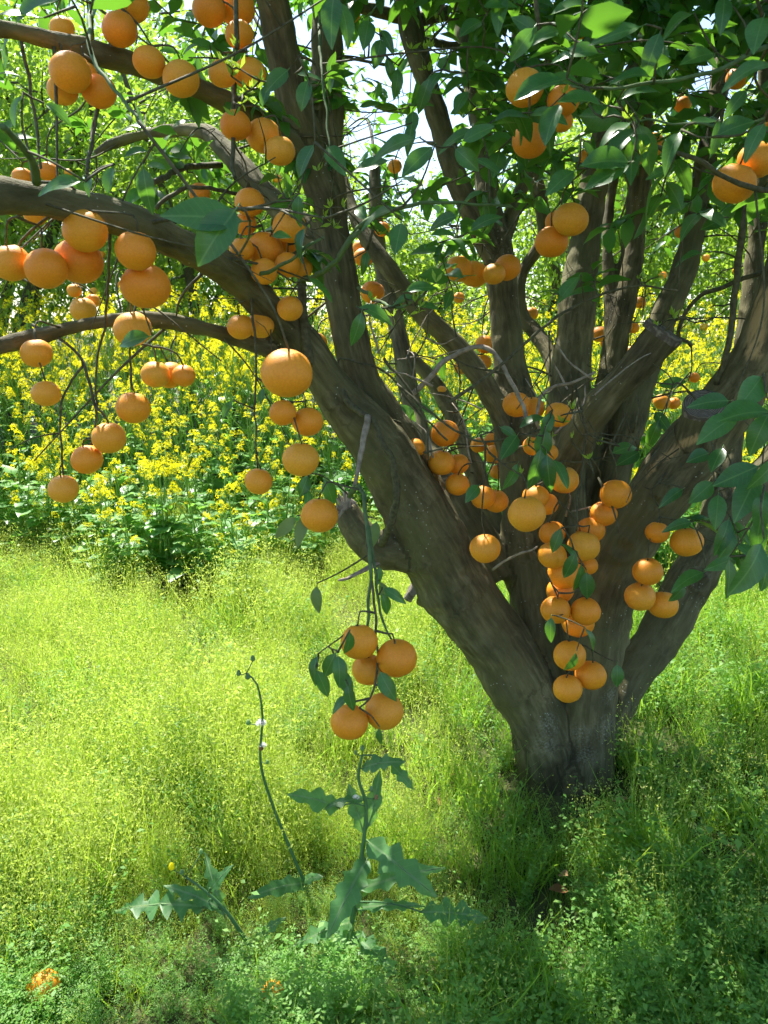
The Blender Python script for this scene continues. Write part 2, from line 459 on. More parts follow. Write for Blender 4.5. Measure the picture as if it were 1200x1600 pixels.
# ------------------------------------------------------------------ the orange tree: limbs
# each limb: (sight-line x, y, width in photo pixels, distance)
LIMBS = {
 'trunk': [(878, 1245, 160, 2.56), (877, 1200, 150, 2.56), (876, 1150, 128, 2.56), (872, 1100, 100, 2.55)],
 'left': [(862, 1225, 104, 2.52), (842, 1130, 92, 2.48), (790, 1030, 108, 2.44), (735, 950, 112, 2.40), (690, 880, 116, 2.36), (650, 800, 108, 2.3), (600, 710, 92, 2.2), (545, 640, 76, 2.14), (500, 580, 62, 2.08), (445, 512, 58, 2.0), (380, 442, 54, 1.85), (300, 388, 54, 1.66), (200, 345, 56, 1.47), (100, 318, 58, 1.34), (0, 308, 60, 1.24), (-170, 300, 62, 1.1)],
 'low': [(450, 560, 34, 2.04), (405, 542, 30, 2.0), (330, 518, 27, 1.92), (255, 500, 25, 1.84), (190, 498, 25, 1.77), (120, 510, 26, 1.72), (50, 528, 27, 1.66), (0, 541, 28, 1.62), (-120, 565, 30, 1.5)],
 'up': [(668, 790, 80, 2.36), (630, 710, 74, 2.3), (590, 640, 64, 2.26), (560, 575, 58, 2.23), (541, 500, 57, 2.2), (526, 400, 60, 2.18), (510, 300, 62, 2.15), (507, 200, 58, 2.14), (509, 100, 52, 2.14), (512, 0, 48, 2.14), (520, -220, 44, 2.12), (500, -480, 36, 2.1)],
 'upb': [(515, 330, 50, 2.14), (480, 230, 54, 2.1), (456, 140, 54, 2.04), (437, 50, 52, 2.0), (418, -20, 50, 1.95), (370, -200, 46, 1.85), (300, -400, 40, 1.75)],
 'topl': [(470, 235, 38, 2.08), (400, 185, 36, 2.0), (333, 147, 34, 1.9), (233, 110, 34, 1.76), (166, 87, 34, 1.66), (83, 63, 32, 1.56), (0, 45, 31, 1.47), (-150, 20, 30, 1.35)],
 'fork': [(515, 395, 44, 2.2), (455, 340, 40, 2.26), (400, 287, 38, 2.33), (350, 233, 34, 2.42), (318, 206, 24, 2.5), (250, 207, 18, 2.58), (180, 222, 16, 2.65), (150, 240, 14, 2.7)],
 'mid': [(885, 1210, 100, 2.58), (858, 1080, 84, 2.56), (840, 980, 80, 2.56), (825, 880, 76, 2.56), (815, 780, 66, 2.56), (806, 660, 70, 2.56), (797, 560, 54, 2.58), (787, 470, 49, 2.6), (778, 390, 50, 2.62), (765, 330, 38, 2.66), (752, 200, 34, 2.74), (733, 100, 32, 2.8), (720, 0, 30, 2.86), (700, -200, 26, 2.95)],
 'midb': [(785, 430, 40, 2.61), (745, 345, 38, 2.6), (712, 275, 37, 2.6), (688, 195, 36, 2.6), (660, 110, 36, 2.58), (638, 20, 36, 2.55), (620, -120, 34, 2.5), (600, -300, 30, 2.45)],
 'diag': [(812, 730, 40, 2.54), (783, 650, 36, 2.52), (760, 607, 35, 2.5), (733, 567, 34, 2.5), (700, 527, 33, 2.48), (660, 487, 32, 2.46), (600, 410, 28, 2.45), (560, 350, 22, 2.5), (530, 270, 18, 2.6)],
 'backa': [(790, 900, 50, 2.55), (745, 840, 56, 2.56), (705, 765, 54, 2.62), (665, 700, 44, 2.7), (645, 640, 34, 2.8), (632, 570, 30, 2.9), (615, 490, 28, 3.0), (590, 380, 24, 3.1), (585, 250, 20, 3.2)],
 'backb': [(810, 920, 34, 2.62), (782, 850, 32, 2.72), (750, 760, 32, 2.84), (722, 685, 30, 2.94), (700, 633, 27, 3.0), (672, 590, 25, 3.04), (640, 556, 22, 3.08)],
 'tall': [(910, 1200, 60, 2.66), (898, 1000, 58, 2.74), (890, 850, 60, 2.8), (884, 700, 64, 2.84), (893, 570, 62, 2.88), (902, 480, 58, 2.9), (912, 400, 50, 2.93), (928, 290, 46, 2.96), (955, 190, 44, 3.0), (1000, 110, 42, 3.0), (1050, 20, 38, 3.0), (1090, -150, 32, 3.0)],
 'tallb': [(935, 1190, 50, 2.7), (926, 950, 44, 2.8), (920, 780, 42, 2.88), (942, 640, 40, 2.93), (960, 550, 40, 2.97), (975, 470, 40, 3.0), (990, 380, 38, 3.04), (1000, 280, 36, 3.06), (1006, 150, 34, 3.08), (1012, 0, 30, 3.1), (1010, -200, 26, 3.1)],
 'tallc': [(930, 900, 46, 2.8), (950, 790, 48, 2.82), (975, 690, 50, 2.85), (1003, 595, 48, 2.88), (1040, 490, 44, 2.92), (1075, 400, 40, 2.96), (1095, 300, 34, 3.0), (1120, 150, 30, 3.05), (1150, 0, 26, 3.1), (1180, -150, 22, 3.1)],
 'stub': [(845, 860, 50, 2.54), (862, 780, 56, 2.48), (890, 712, 58, 2.38), (925, 650, 50, 2.3), (955, 612, 48, 2.25), (995, 568, 52, 2.19), (1036, 518, 60, 2.14)],
 'right': [(918, 1225, 78, 2.48), (924, 1100, 80, 2.45), (932, 1000, 92, 2.42), (950, 920, 94, 2.38), (985, 840, 94, 2.32), (1030, 770, 96, 2.26), (1072, 712, 100, 2.21), (1112, 665, 96, 2.16), (1155, 605, 84, 2.1), (1192, 535, 74, 2.05), (1225, 430, 66, 2.0), (1260, 250, 56, 1.95), (1270, 0, 46, 1.9), (1260, -250, 36, 1.9)],
 'righte': [(1080, 715, 70, 2.19), (1092, 668, 66, 2.13), (1098, 634, 58, 2.08)],
 'out': [(928, 1215, 52, 2.56), (950, 1130, 56, 2.58), (982, 1065, 62, 2.61), (1030, 992, 70, 2.65), (1075, 915, 74, 2.7), (1110, 855, 66, 2.75), (1155, 788, 52, 2.8), (1225, 700, 46, 2.86), (1320, 570, 40, 2.9), (1420, 350, 32, 2.95)],
 'outb': [(1095, 880, 48, 2.72), (1128, 760, 42, 2.84), (1150, 640, 36, 2.95), (1168, 500, 30, 3.05), (1185, 340, 26, 3.1), (1195, 150, 22, 3.1), (1190, -80, 18, 3.1)],
 'side': [(690, 870, 80, 2.36), (640, 866, 58, 2.32), (592, 858, 54, 2.28), (560, 832, 50, 2.25), (538, 795, 42, 2.24)],
 'cuts': [(745, 975, 60, 2.42), (700, 948, 46, 2.44), (658, 926, 42, 2.44)],
 'pale': [(880, 620, 34, 2.9), (862, 560, 26, 3.0), (838, 520, 24, 3.08), (816, 490, 22, 3.12), (815, 430, 20, 3.15), (850, 370, 20, 3.12), (842, 310, 24, 3.1), (833, 250, 22, 3.1), (815, 120, 18, 3.1), (800, -60, 14, 3.1)],
 'thin': [(783, 395, 24, 2.64), (803, 325, 24, 2.7), (828, 258, 20, 2.78), (850, 150, 16, 2.85), (870, 20, 14, 2.9)],
 'thinb': [(950, 600, 20, 2.95), (953, 480, 18, 3.0), (948, 390, 17, 3.05), (956, 300, 16, 3.1), (985, 180, 14, 3.1), (1000, 60, 12, 3.1)],
}
from mathutils.kdtree import KDTree
limb_names = list(LIMBS)
bm_V, bm_Q, bm_T, off = [], [], [], 0
seg = []                                            # a, b, ra, rb, limb id, arc length at a
nodes = []                                          # attachment nodes: position, radius
limb_path = {}
for li, nm in enumerate(limb_names):
    L_ = LIMBS[nm]
    pts = [P(x, y, d) for x, y, w, d in L_]
    rad = [0.5 * w * d / FPX for x, y, w, d in L_]
    pp, rr = catmull(pts, rad, 0.03)
    # slight natural wander
    ph = li * 7.3
    wv = np.array([[noise.noise(Vector((i * 0.12 + ph, k * 9.1, 0))) for k in range(3)] for i in range(len(pp))])
    pp = pp + wv * np.minimum(rr, 0.03)[:, None] * 0.22
    rr = rr * (1 + 0.07 * np.array([noise.noise(Vector((i * 0.22 + ph, 3.3, 1))) for i in range(len(pp))]))
    limb_path[nm] = (pp, rr)
    V, (q, t) = tube(pp, rr, 14, True, 0.05)
    bm_V.append(V); bm_Q.append(q + off); bm_T.append(t + off); off += len(V)
    s = 0.0
    for i in list(range(0, len(pp) - 2, 2)):
        j = min(i + 2, len(pp) - 1) if i + 4 < len(pp) else len(pp) - 1
        seg.append((pp[i], pp[j], rr[i], rr[j], li, s)); s += np.linalg.norm(pp[j] - pp[i])
    for i in range(0, len(pp)):
        nodes.append((pp[i], rr[i]))
tmp_me = np_mesh('tmp', np.vstack(bm_V), [np.vstack(bm_Q), np.vstack(bm_T)])
tmp = bpy.data.objects.new('tmp', tmp_me); COL.objects.link(tmp)
rm = tmp.modifiers.new('r', 'REMESH'); rm.mode = 'VOXEL'; rm.voxel_size = 0.0095
sm = tmp.modifiers.new('s', 'SMOOTH'); sm.factor = 0.5; sm.iterations = 3
dg = bpy.context.evaluated_depsgraph_get()
em = bpy.data.meshes.new_from_object(tmp.evaluated_get(dg))
nv = len(em.vertices)
V = np.zeros(nv * 3, np.float32); em.vertices.foreach_get('co', V); V = V.reshape(-1, 3).astype(float)
NV = np.zeros(nv * 3, np.float32); em.vertices.foreach_get('normal', NV); NV = NV.reshape(-1, 3).astype(float)
F = np.zeros(len(em.loops), np.int32); em.loops.foreach_get('vertex_index', F); F = F.reshape(-1, 4)
bpy.data.objects.remove(tmp); bpy.data.meshes.remove(tmp_me); bpy.data.meshes.remove(em)
# nearest limb for every vertex
SA = np.array([s[0] for s in seg]); SB = np.array([s[1] for s in seg]); RA = np.array([s[2] for s in seg]); RB = np.array([s[3] for s in seg])
SL = np.array([s[4] for s in seg]); SS = np.array([s[5] for s in seg])
best = np.full(nv, 1e9); lid = np.zeros(nv, int); bco = np.zeros((nv, 3))
AB = SB - SA; AB2 = (AB ** 2).sum(1)
zo = np.argsort(V[:, 2]); zs = V[zo, 2]
for j in range(len(seg)):
    z0 = min(SA[j][2], SB[j][2]) - 0.14; z1 = max(SA[j][2], SB[j][2]) + 0.14
    mi = zo[np.searchsorted(zs, z0):np.searchsorted(zs, z1)]
    mi = mi[np.abs(V[mi, 0] - SA[j][0]) < 0.22]
    if not len(mi):
        continue
    rel = V[mi] - SA[j]
    t = np.clip(rel @ AB[j] / AB2[j], 0, 1)
    perp = rel - t[:, None] * AB[j]
    dist = np.linalg.norm(perp, axis=1) - (RA[j] * (1 - t) + RB[j] * t)
    b = dist < best[mi]
    k = mi[b]
    best[k] = dist[b]; lid[k] = SL[j]
    L1 = math.sqrt(AB2[j])
    tv = SS[j] + t[b] * L1
    pr = perp[b]
    bco[k] = np.stack([pr[:, 0], pr[:, 1] + pr[:, 2] * 0.7, tv * 0.16 + SL[j] * 0.7], -1)
# lumps, knots
disp = np.array([0.0075 * noise.noise(Vector(v * 7.0)) + 0.0028 * noise.noise(Vector(v * 24.0)) for v in V])
disp += np.array([0.0022 * noise.noise(Vector(c * 45.0)) for c in bco])
def knot(px, py, d, r, h):
    c = P(px, py, d)
    dd = np.linalg.norm(V - c, axis=1)
    k = np.argmin(dd); c2 = V[k]
    dd = np.linalg.norm(V - c2, axis=1)
    q = dd / r
    return h * (np.exp(-((q - 0.75) / 0.28) ** 2) - 1.1 * np.exp(-(q / 0.45) ** 2))
disp += knot(968, 862, 2.2, 0.045, 0.010) + knot(1106, 905, 2.55, 0.04, 0.012) + knot(745, 900, 2.2, 0.03, 0.005) + knot(820, 690, 2.4, 0.03, 0.006) + knot(985, 985, 2.4, 0.05, 0.012) + knot(1016, 800, 2.1, 0.03, 0.006)
V = V + NV * disp[:, None]
# torn bark, sunlit broken facet, whitewash
def near_line(pts, r):
    out = np.zeros(nv)
    pp, _ = catmull(pts, np.ones(len(pts)), 0.01)
    c = pp.mean(0); mi = np.where(np.abs(V - c).max(1) < 0.3)[0]
    for p in pp:
        dd = np.linalg.norm(V[mi] - p, axis=1)
        out[mi] = np.maximum(out[mi], np.clip((r - dd) / (r * 0.35), 0, 1))
    return out
def surf(px, py):
    """first point of the tree's surface met along a sight line"""
    r = ray(px, py); r = r / np.linalg.norm(r)
    rel = V - CO; t = rel @ r
    dd = np.linalg.norm(rel - t[:, None] * r, axis=1)
    ok = np.where(dd < 0.012)[0]
    if not len(ok):
        ok = [np.argmin(dd)]
    return V[ok[np.argmin(t[ok])]]
scar_and_sunlit = np.maximum(near_line([surf(1008, 740), surf(1035, 712), surf(1060, 698), surf(1085, 690)], 0.013), near_line([surf(1172, 545), surf(1178, 500), surf(1186, 460)], 0.028))  # second strip: broken wood, its sunlit brightness painted into the colour
wash = np.zeros(nv)
for x, y, r in ((862, 1135, 0.05), (858, 1165, 0.05), (905, 1150, 0.045), (955, 1140, 0.06), (958, 1090, 0.04), (912, 1185, 0.05)):
    c = surf(x, y); wash = np.maximum(wash, np.clip(1 - np.linalg.norm(V - c, axis=1) / r, 0, 1))
# vertex normals after displacement
fn = np.cross(V[F[:, 2]] - V[F[:, 0]], V[F[:, 3]] - V[F[:, 1]])
VN = np.zeros_like(V)
for c in range(4):
    np.add.at(VN, F[:, c], fn)
VN /= np.linalg.norm(VN, axis=1)[:, None] + 1e-12

tree_base = G(880, 1215)
tree = thing('orange_tree', 'old orange tree with forked grey trunk, sawn limbs and heavy fruit', 'tree', tuple(tree_base))
tb = np.array(tree_base)
limb_obj = {}
def bark_part(name, lids, mesh_name):
    fm = np.isin(lid[F[:, 0]], lids)
    f = F[fm]
    used, inv = np.unique(f, return_inverse=True)
    me = np_mesh(mesh_name, V[used] - tb, inv.reshape(-1, 4).astype(np.int64), {'bark_co': bco[used], 'scar_and_sunlit': scar_and_sunlit[used], 'wash': wash[used]})
    me.normals_split_custom_set_from_vertices([tuple(n) for n in VN[used]])
    return obj(name, me, M['bark'], tree)
for li, nm in enumerate(limb_names):
    if (lid[F[:, 0]] == li).any():
        limb_obj[nm] = bark_part('trunk' if nm == 'trunk' else 'limb', [li], nm)

def cut_face(nm, rs=1.0, dirv=None):
    pp, rr = limb_path[nm]
    c = pp[-1]; d = pp[-1] - pp[-4] if dirv is None else np.array(dirv, float); d /= np.linalg.norm(d)
    # find real end of the remeshed limb along d
    m = lid == limb_names.index(nm)
    rel = V[m] - c
    t = rel @ d
    rad_ = np.linalg.norm(rel - t[:, None] * d, axis=1)
    tip = t[rad_ < rr[-1] * 0.7].max() if (rad_ < rr[-1] * 0.7).any() else 0
    r = rr[-1] * rs
    k = 22
    Vv, a = [], 0
    prof = [(1.06, -0.022), (1.08, -0.006), (1.03, 0.002), (0.9, 0.001), (0.55, -0.002), (0.2, 0.0)]
    for q, (f, h) in enumerate(prof):
        for i in range(k):
            th = 2 * math.pi * i / k
            w = 1 + 0.09 * noise.noise(Vector((math.cos(th) * 1.3, math.sin(th) * 1.3, li * 1.7 + len(nm))))
            Vv.append((math.cos(th) * r * f * w, math.sin(th) * r * f * w, h + 0.0025 * noise.noise(Vector((math.cos(th) * f * 3, math.sin(th) * f * 3, 5.0)))))
    ix = np.arange(len(prof) * k).reshape(-1, k); nx = np.roll(ix, -1, 1)
    Qs = np.stack([ix[:-1], nx[:-1], nx[1:], ix[1:]], -1).reshape(-1, 4)
    Vv.append((0, 0, 0)); T_ = np.stack([ix[-1], nx[-1], np.full(k, len(Vv) - 1)], -1)
    o = obj('cut_face', np_mesh('cut_face', np.array(Vv), [Qs, T_]), M['cut'], limb_obj[nm], label='weathered sawn end of a pruned limb')
    o.matrix_parent_inverse = Matrix.Identity(4)
    o.location = tuple(c + d * (tip + 0.003) - tb)
    o.rotation_euler = Vector(d).to_track_quat('Z', 'Y').to_euler()
cut_face('stub', 1.0); cut_face('righte', 1.0, P(1098, 634, 2.08) - P(1088, 690, 2.2)); cut_face('cuts', 1.0)

# ------------------------------------------------------------------ branches and twigs of the tree
node_pos = [n[0] for n in nodes]
node_rad = [n[1] for n in nodes]
class Nodes:
    def __init__(self):
        self.p = np.zeros((40000, 3)); self.n = 0
    def add(self, pts):
        pts = np.atleast_2d(pts); self.p[self.n:self.n + len(pts)] = pts; self.n += len(pts)
    def nearest(self, q, score=None):
        a = self.p[:self.n]
        d = np.linalg.norm(a - q, axis=1)
        if score is not None:
            d = d + score(a)
        k = np.argmin(d)
        return a[k], d[k]
ND = Nodes(); ND.add(np.array(node_pos))

def branch(name, pts_px, w0, w1=None, material='twig', step=0.02, k=7):
    """explicit branch seen in the photograph: list of (x, y, distance), width in pixels"""
    w1 = w0 * 0.6 if w1 is None else w1
    pts = np.array([P(*p) for p in pts_px])
    n = len(pts)
    rad = [0.5 * (w0 + (w1 - w0) * i / (n - 1)) * pts_px[i][2] / FPX for i in range(n)]
    pp, rr = catmull(pts, rad, step)
    jit = np.array([[noise.noise(Vector((i * 0.35, q * 5.0, w0 + pts_px[0][0]))) for q in range(3)] for i in range(len(pp))])
    pp = pp + jit * 0.006
    Vt, f = tube(pp, rr, k, True, 0.12)
    me = np_mesh(name, Vt - tb, f)
    ND.add(pp[::2])
    return obj(name, me, M[material], tree)

BR = [  # bare branches and twigs one can follow in the photograph
 ([(575, 650, 2.0), (567, 690, 1.97), (560, 730, 1.95), (548, 775, 1.95), (520, 825, 1.95)], 11, 4, 'dead_wood'),
 ([(470, 492, 2.05), (500, 540, 2.1), (513, 575, 2.08), (545, 630, 2.06), (578, 652, 2.02)], 14, 10, 'twig'),
 ([(580, 652, 2.0), (598, 690, 2.0), (612, 720, 2.02), (620, 770, 2.05), (612, 815, 2.1), (596, 850, 2.2)], 9, 13, 'twig'),
 ([(596, 876, 2.27), (570, 890, 2.2), (548, 902, 2.16), (530, 907, 2.12)], 9, 4, 'dead_wood'),
 ([(482, 570, 2.0), (474, 500, 1.98), (470, 430, 1.97), (458, 370, 1.95), (445, 310, 1.92)], 17, 10, 'twig'),
 ([(50, 507, 1.7), (93, 530, 1.69), (130, 563, 1.68), (113, 593, 1.68), (93, 643, 1.68), (96, 700, 1.69), (98, 742, 1.7)], 5, 3, 'twig'),
 ([(130, 563, 1.68), (143, 612, 1.68), (150, 652, 1.68), (141, 695, 1.7)], 5, 3, 'twig'),
 ([(172, 365, 1.45), (170, 430, 1.55), (164, 500, 1.62), (150, 580, 1.66), (150, 652, 1.68)], 5, 3, 'twig'),
 ([(200, 350, 1.5), (203, 460, 1.62), (204, 560, 1.68), (208, 610, 1.7)], 4, 3, 'twig'),
 ([(390, 440, 1.85), (400, 560, 1.85), (398, 650, 1.85), (403, 732, 1.85)], 4, 2.5, 'twig'),
 ([(546, 775, 1.93), (560, 760, 1.85), (570, 790, 1.72), (578, 880, 1.63), (576, 960, 1.6), (572, 990, 1.6)], 8, 4, 'green_twig'),
 ([(566, 775, 1.8), (580, 850, 1.68), (590, 930, 1.62), (600, 975, 1.6), (613, 1000, 1.6)], 6, 3, 'green_twig'),
 ([(574, 840, 1.68), (583, 930, 1.6), (590, 1010, 1.58), (584, 1080, 1.57), (560, 1105, 1.57)], 5, 3, 'twig'),
 ([(700, 630, 1.95), (767, 583, 1.93), (860, 503, 1.9), (933, 463, 1.88), (993, 447, 1.86), (1060, 455, 1.84)], 6, 3, 'twig'),
 ([(640, 620, 2.1), (672, 590, 2.06), (700, 560, 2.04), (743, 542, 2.02), (770, 550, 2.0), (793, 587, 2.0), (817, 633, 2.0), (827, 662, 2.0)], 9, 6, 'dead_wood'),
 ([(860, 700, 2.2), (840, 660, 2.1), (850, 612, 2.08), (900, 595, 2.05), (930, 581, 2.03)], 6, 4, 'dead_wood'),
 ([(620, 600, 2.05), (700, 665, 2.0), (760, 690, 2.0), (860, 668, 2.05)], 4, 3, 'twig'),
 ([(600, 560, 2.1), (640, 610, 2.06), (665, 660, 2.05), (670, 720, 2.06)], 5, 3, 'twig'),
 ([(530, 560, 2.15), (600, 580, 2.1), (650, 640, 2.1), (700, 690, 2.1)], 4, 3, 'twig'),
 ([(143, 60, 1.5), (142, 20, 1.35), (140, 77, 1.2), (165, 120, 1.15), (200, 167, 1.12), (215, 190, 1.1)], 8, 5, 'green_twig'),
 ([(57, 285, 1.25), (52, 255, 1.2), (28, 222, 1.12), (4, 196, 1.05)], 15, 9, 'green_twig'),
 ([(365, 100, 1.8), (366, 170, 1.75), (364, 240, 1.7), (366, 280, 1.68)], 9, 6, 'twig'),
 ([(33, 55, 1.55), (45, 130, 1.55), (58, 200, 1.55), (62, 262, 1.5)], 6, 4, 'twig'),
 ([(150, 95, 1.65), (150, 170, 1.62), (143, 220, 1.58), (136, 280, 1.5)], 7, 5, 'twig'),
 ([(135, 270, 1.45), (148, 200, 1.55), (153, 160, 1.62)], 5, 4, 'twig'),
 ([(1200, 72, 1.2), (1130, 105, 1.2), (1060, 125, 1.22), (957, 137, 1.25), (890, 135, 1.3)], 8, 4, 'green_twig'),
 ([(1215, 180, 1.3), (1133, 200, 1.32), (1053, 190, 1.35), (985, 192, 1.4)], 5, 3, 'green_twig'),
 ([(1240, 300, 1.5), (1180, 295, 1.45), (1133, 277, 1.42), (1083, 247, 1.42), (1033, 230, 1.45), (985, 215, 1.5)], 10, 5, 'twig'),
 ([(530, 400, 1.75), (565, 352, 1.62), (600, 333, 1.55), (647, 320, 1.5), (717, 317, 1.5), (800, 323, 1.55)], 10, 4, 'green_twig'),
 ([(470, 440, 1.9), (505, 425, 1.75), (533, 397, 1.68), (560, 360, 1.62)], 9, 7, 'green_twig'),
 ([(498, 20, 1.9), (502, 100, 1.75), (510, 180, 1.7), (515, 235, 1.65)], 5, 3, 'green_twig'),
 ([(1170, 290, 1.9), (1160, 360, 1.9), (1150, 440, 1.95), (1140, 530, 2.0), (1120, 600, 2.08)], 12, 9, 'twig'),
 ([(560, 450, 1.8), (590, 470, 1.65), (625, 480, 1.55), (660, 460, 1.52)], 6, 4, 'green_twig'),
 ([(400, 430, 1.8), (430, 420, 1.7), (470, 395, 1.62), (505, 370, 1.6)], 7, 4, 'green_twig'),
 ([(240, 285, 2.0), (290, 262, 2.2), (345, 258, 2.38)], 9, 10, 'twig'),
 ([(245, 325, 1.9), (275, 300, 1.95), (320, 293, 2.0), (370, 303, 2.1)], 7, 6, 'twig'),
 ([(770, 890, 2.2), (800, 870, 2.15), (840, 855, 2.1)], 5, 3, 'dead_wood'),
 ([(900, 600, 2.1), (915, 680, 2.1), (905, 760, 2.08), (900, 830, 2.08)], 4, 3, 'twig'),
 ([(1080, 540, 2.4), (1060, 520, 2.35), (1085, 470, 2.3), (1150, 440, 2.2), (1210, 420, 2.1)], 6, 8, 'twig'),
 ([(800, 700, 2.3), (850, 690, 2.2), (905, 640, 2.2), (915, 600, 2.2)], 4, 2, 'dead_wood'),
 ([(700, 20, 2.6), (640, 30, 2.58), (560, 8, 2.5), (520, -10, 2.4)], 22, 16, 'twig'),
 ([(650, 62, 2.58), (700, 70, 2.7), (760, 80, 2.8)], 14, 10, 'twig'),
]
for pts, w0, w1, mt in BR:
    branch('branch' if w0 > 7.5 else 'twig', pts, w0, w1, mt)

pp, rr = limb_path['side']
ax = pp[-1] - pp[-5]; ax /= np.linalg.norm(ax)
for k in range(16):                                  # torn end of the broken limb
    az = rng.normal(0, 1, 3); az -= ax * (az @ ax); az /= np.linalg.norm(az)
    b0 = pp[-1] - ax * 0.03 + az * rr[-1] * random.uniform(0.3, 0.95)
    e0 = b0 + ax * random.uniform(0.04, 0.085) + az * random.uniform(-0.005, 0.02)
    q_, r_ = catmull([b0, (b0 + e0) / 2 + rng.normal(0, 0.003, 3), e0], [0.011, 0.008, 0.001], 0.015)
    Vt, f = tube(q_, r_, 5, True, 0.3)
    obj('splinter', np_mesh('splinter', Vt - tb, f, smooth=False), M['dead_wood'], limb_obj['side'])
for k in range(46):                                  # bare dead twigs tangled between the stems
    x, y = random.choice([(760, 640), (900, 620), (940, 680), (910, 720), (700, 720), (860, 560), (880, 790), (980, 720), (640, 560)])
    d = random.uniform(1.95, 2.3)
    a = random.uniform(0, 6.28); l_ = random.uniform(40, 110)
    x += random.gauss(0, 25); y += random.gauss(0, 25)
    branch('twig', [(x, y, d), (x + math.cos(a) * l_ * 0.5 + random.gauss(0, 10), y + math.sin(a) * l_ * 0.5 + random.gauss(0, 10), d + random.uniform(-0.05, 0.05)), (x + math.cos(a) * l_, y + math.sin(a) * l_, d + random.uniform(-0.1, 0.1))], random.uniform(2.2, 4.5), 1.6, random.choice(['dead_wood', 'twig', 'twig']), 0.03, 5)

# ------------------------------------------------------------------ oranges
def orange_mesh(seed):
    r_ = random.Random(seed)
    nu, nw = 22, 15
    Vv = [(0, 0, 0.93)]
    for j in range(1, nw):
        th = math.pi * j / nw
        for i in range(nu):
            ph = 2 * math.pi * i / nu
            r = 1.0
            z = math.cos(th) * 0.93
            x, y = math.sin(th) * math.cos(ph), math.sin(th) * math.sin(ph)
            dip = 0.085 * math.exp(-(th / 0.24) ** 2) + 0.03 * math.exp(-((math.pi - th) / 0.18) ** 2)
            r += 0.03 * noise.noise(Vector((x * 1.4 + seed * 3.7, y * 1.4, z * 1.4))) + 0.012 * noise.noise(Vector((x * 4 + seed, y * 4, z * 4)))
            Vv.append((x * r, y * r, z * r - dip * (1 if th < 1.5 else -1)))
    Vv[0] = (0, 0, 0.93 - 0.085)
    Vv.append((0, 0, -0.93 + 0.03))
    Vv = np.array(Vv)
    t0 = [(0, 1 + i, 1 + (i + 1) % nu) for i in range(nu)]
    q = []
    for j in range(nw - 2):
        a, b = 1 + j * nu, 1 + (j + 1) * nu
        q += [(a + i, b + i, b + (i + 1) % nu, a + (i + 1) % nu) for i in range(nu)]
    e = len(Vv) - 1; a = 1 + (nw - 2) * nu
    t1 = [(a + (i + 1) % nu, a + i, e) for i in range(nu)]
    return np_mesh('orange', Vv * 0.5, [np.array(t0 + t1), np.array(q)])
ORM = [orange_mesh(s) for s in range(5)]
for m_ in ORM:
    m_.materials.append(M['orange'])
def calyx_mesh():
    g = Geo()
    k = 10
    a = np.arange(k) * 2 * math.pi / k
    rr = np.where(np.arange(k) % 2 == 0, 0.085, 0.045)
    Vv = np.vstack([np.stack([np.cos(a) * rr, np.sin(a) * rr, np.full(k, 0.395)], -1), [(0, 0, 0.415)]])
    g.add(Vv, np.array([(i, (i + 1) % k, k) for i in range(k)]))
    Vt, f = tube([(0, 0, 0.36), (0.005, 0, 0.42), (0, 0.005, 0.47)], [0.035, 0.028, 0.022], 6)
    g.add(Vt, f)
    return g.mesh('calyx')
CALYX = calyx_mesh(); CALYX.materials.append(M['calyx'])

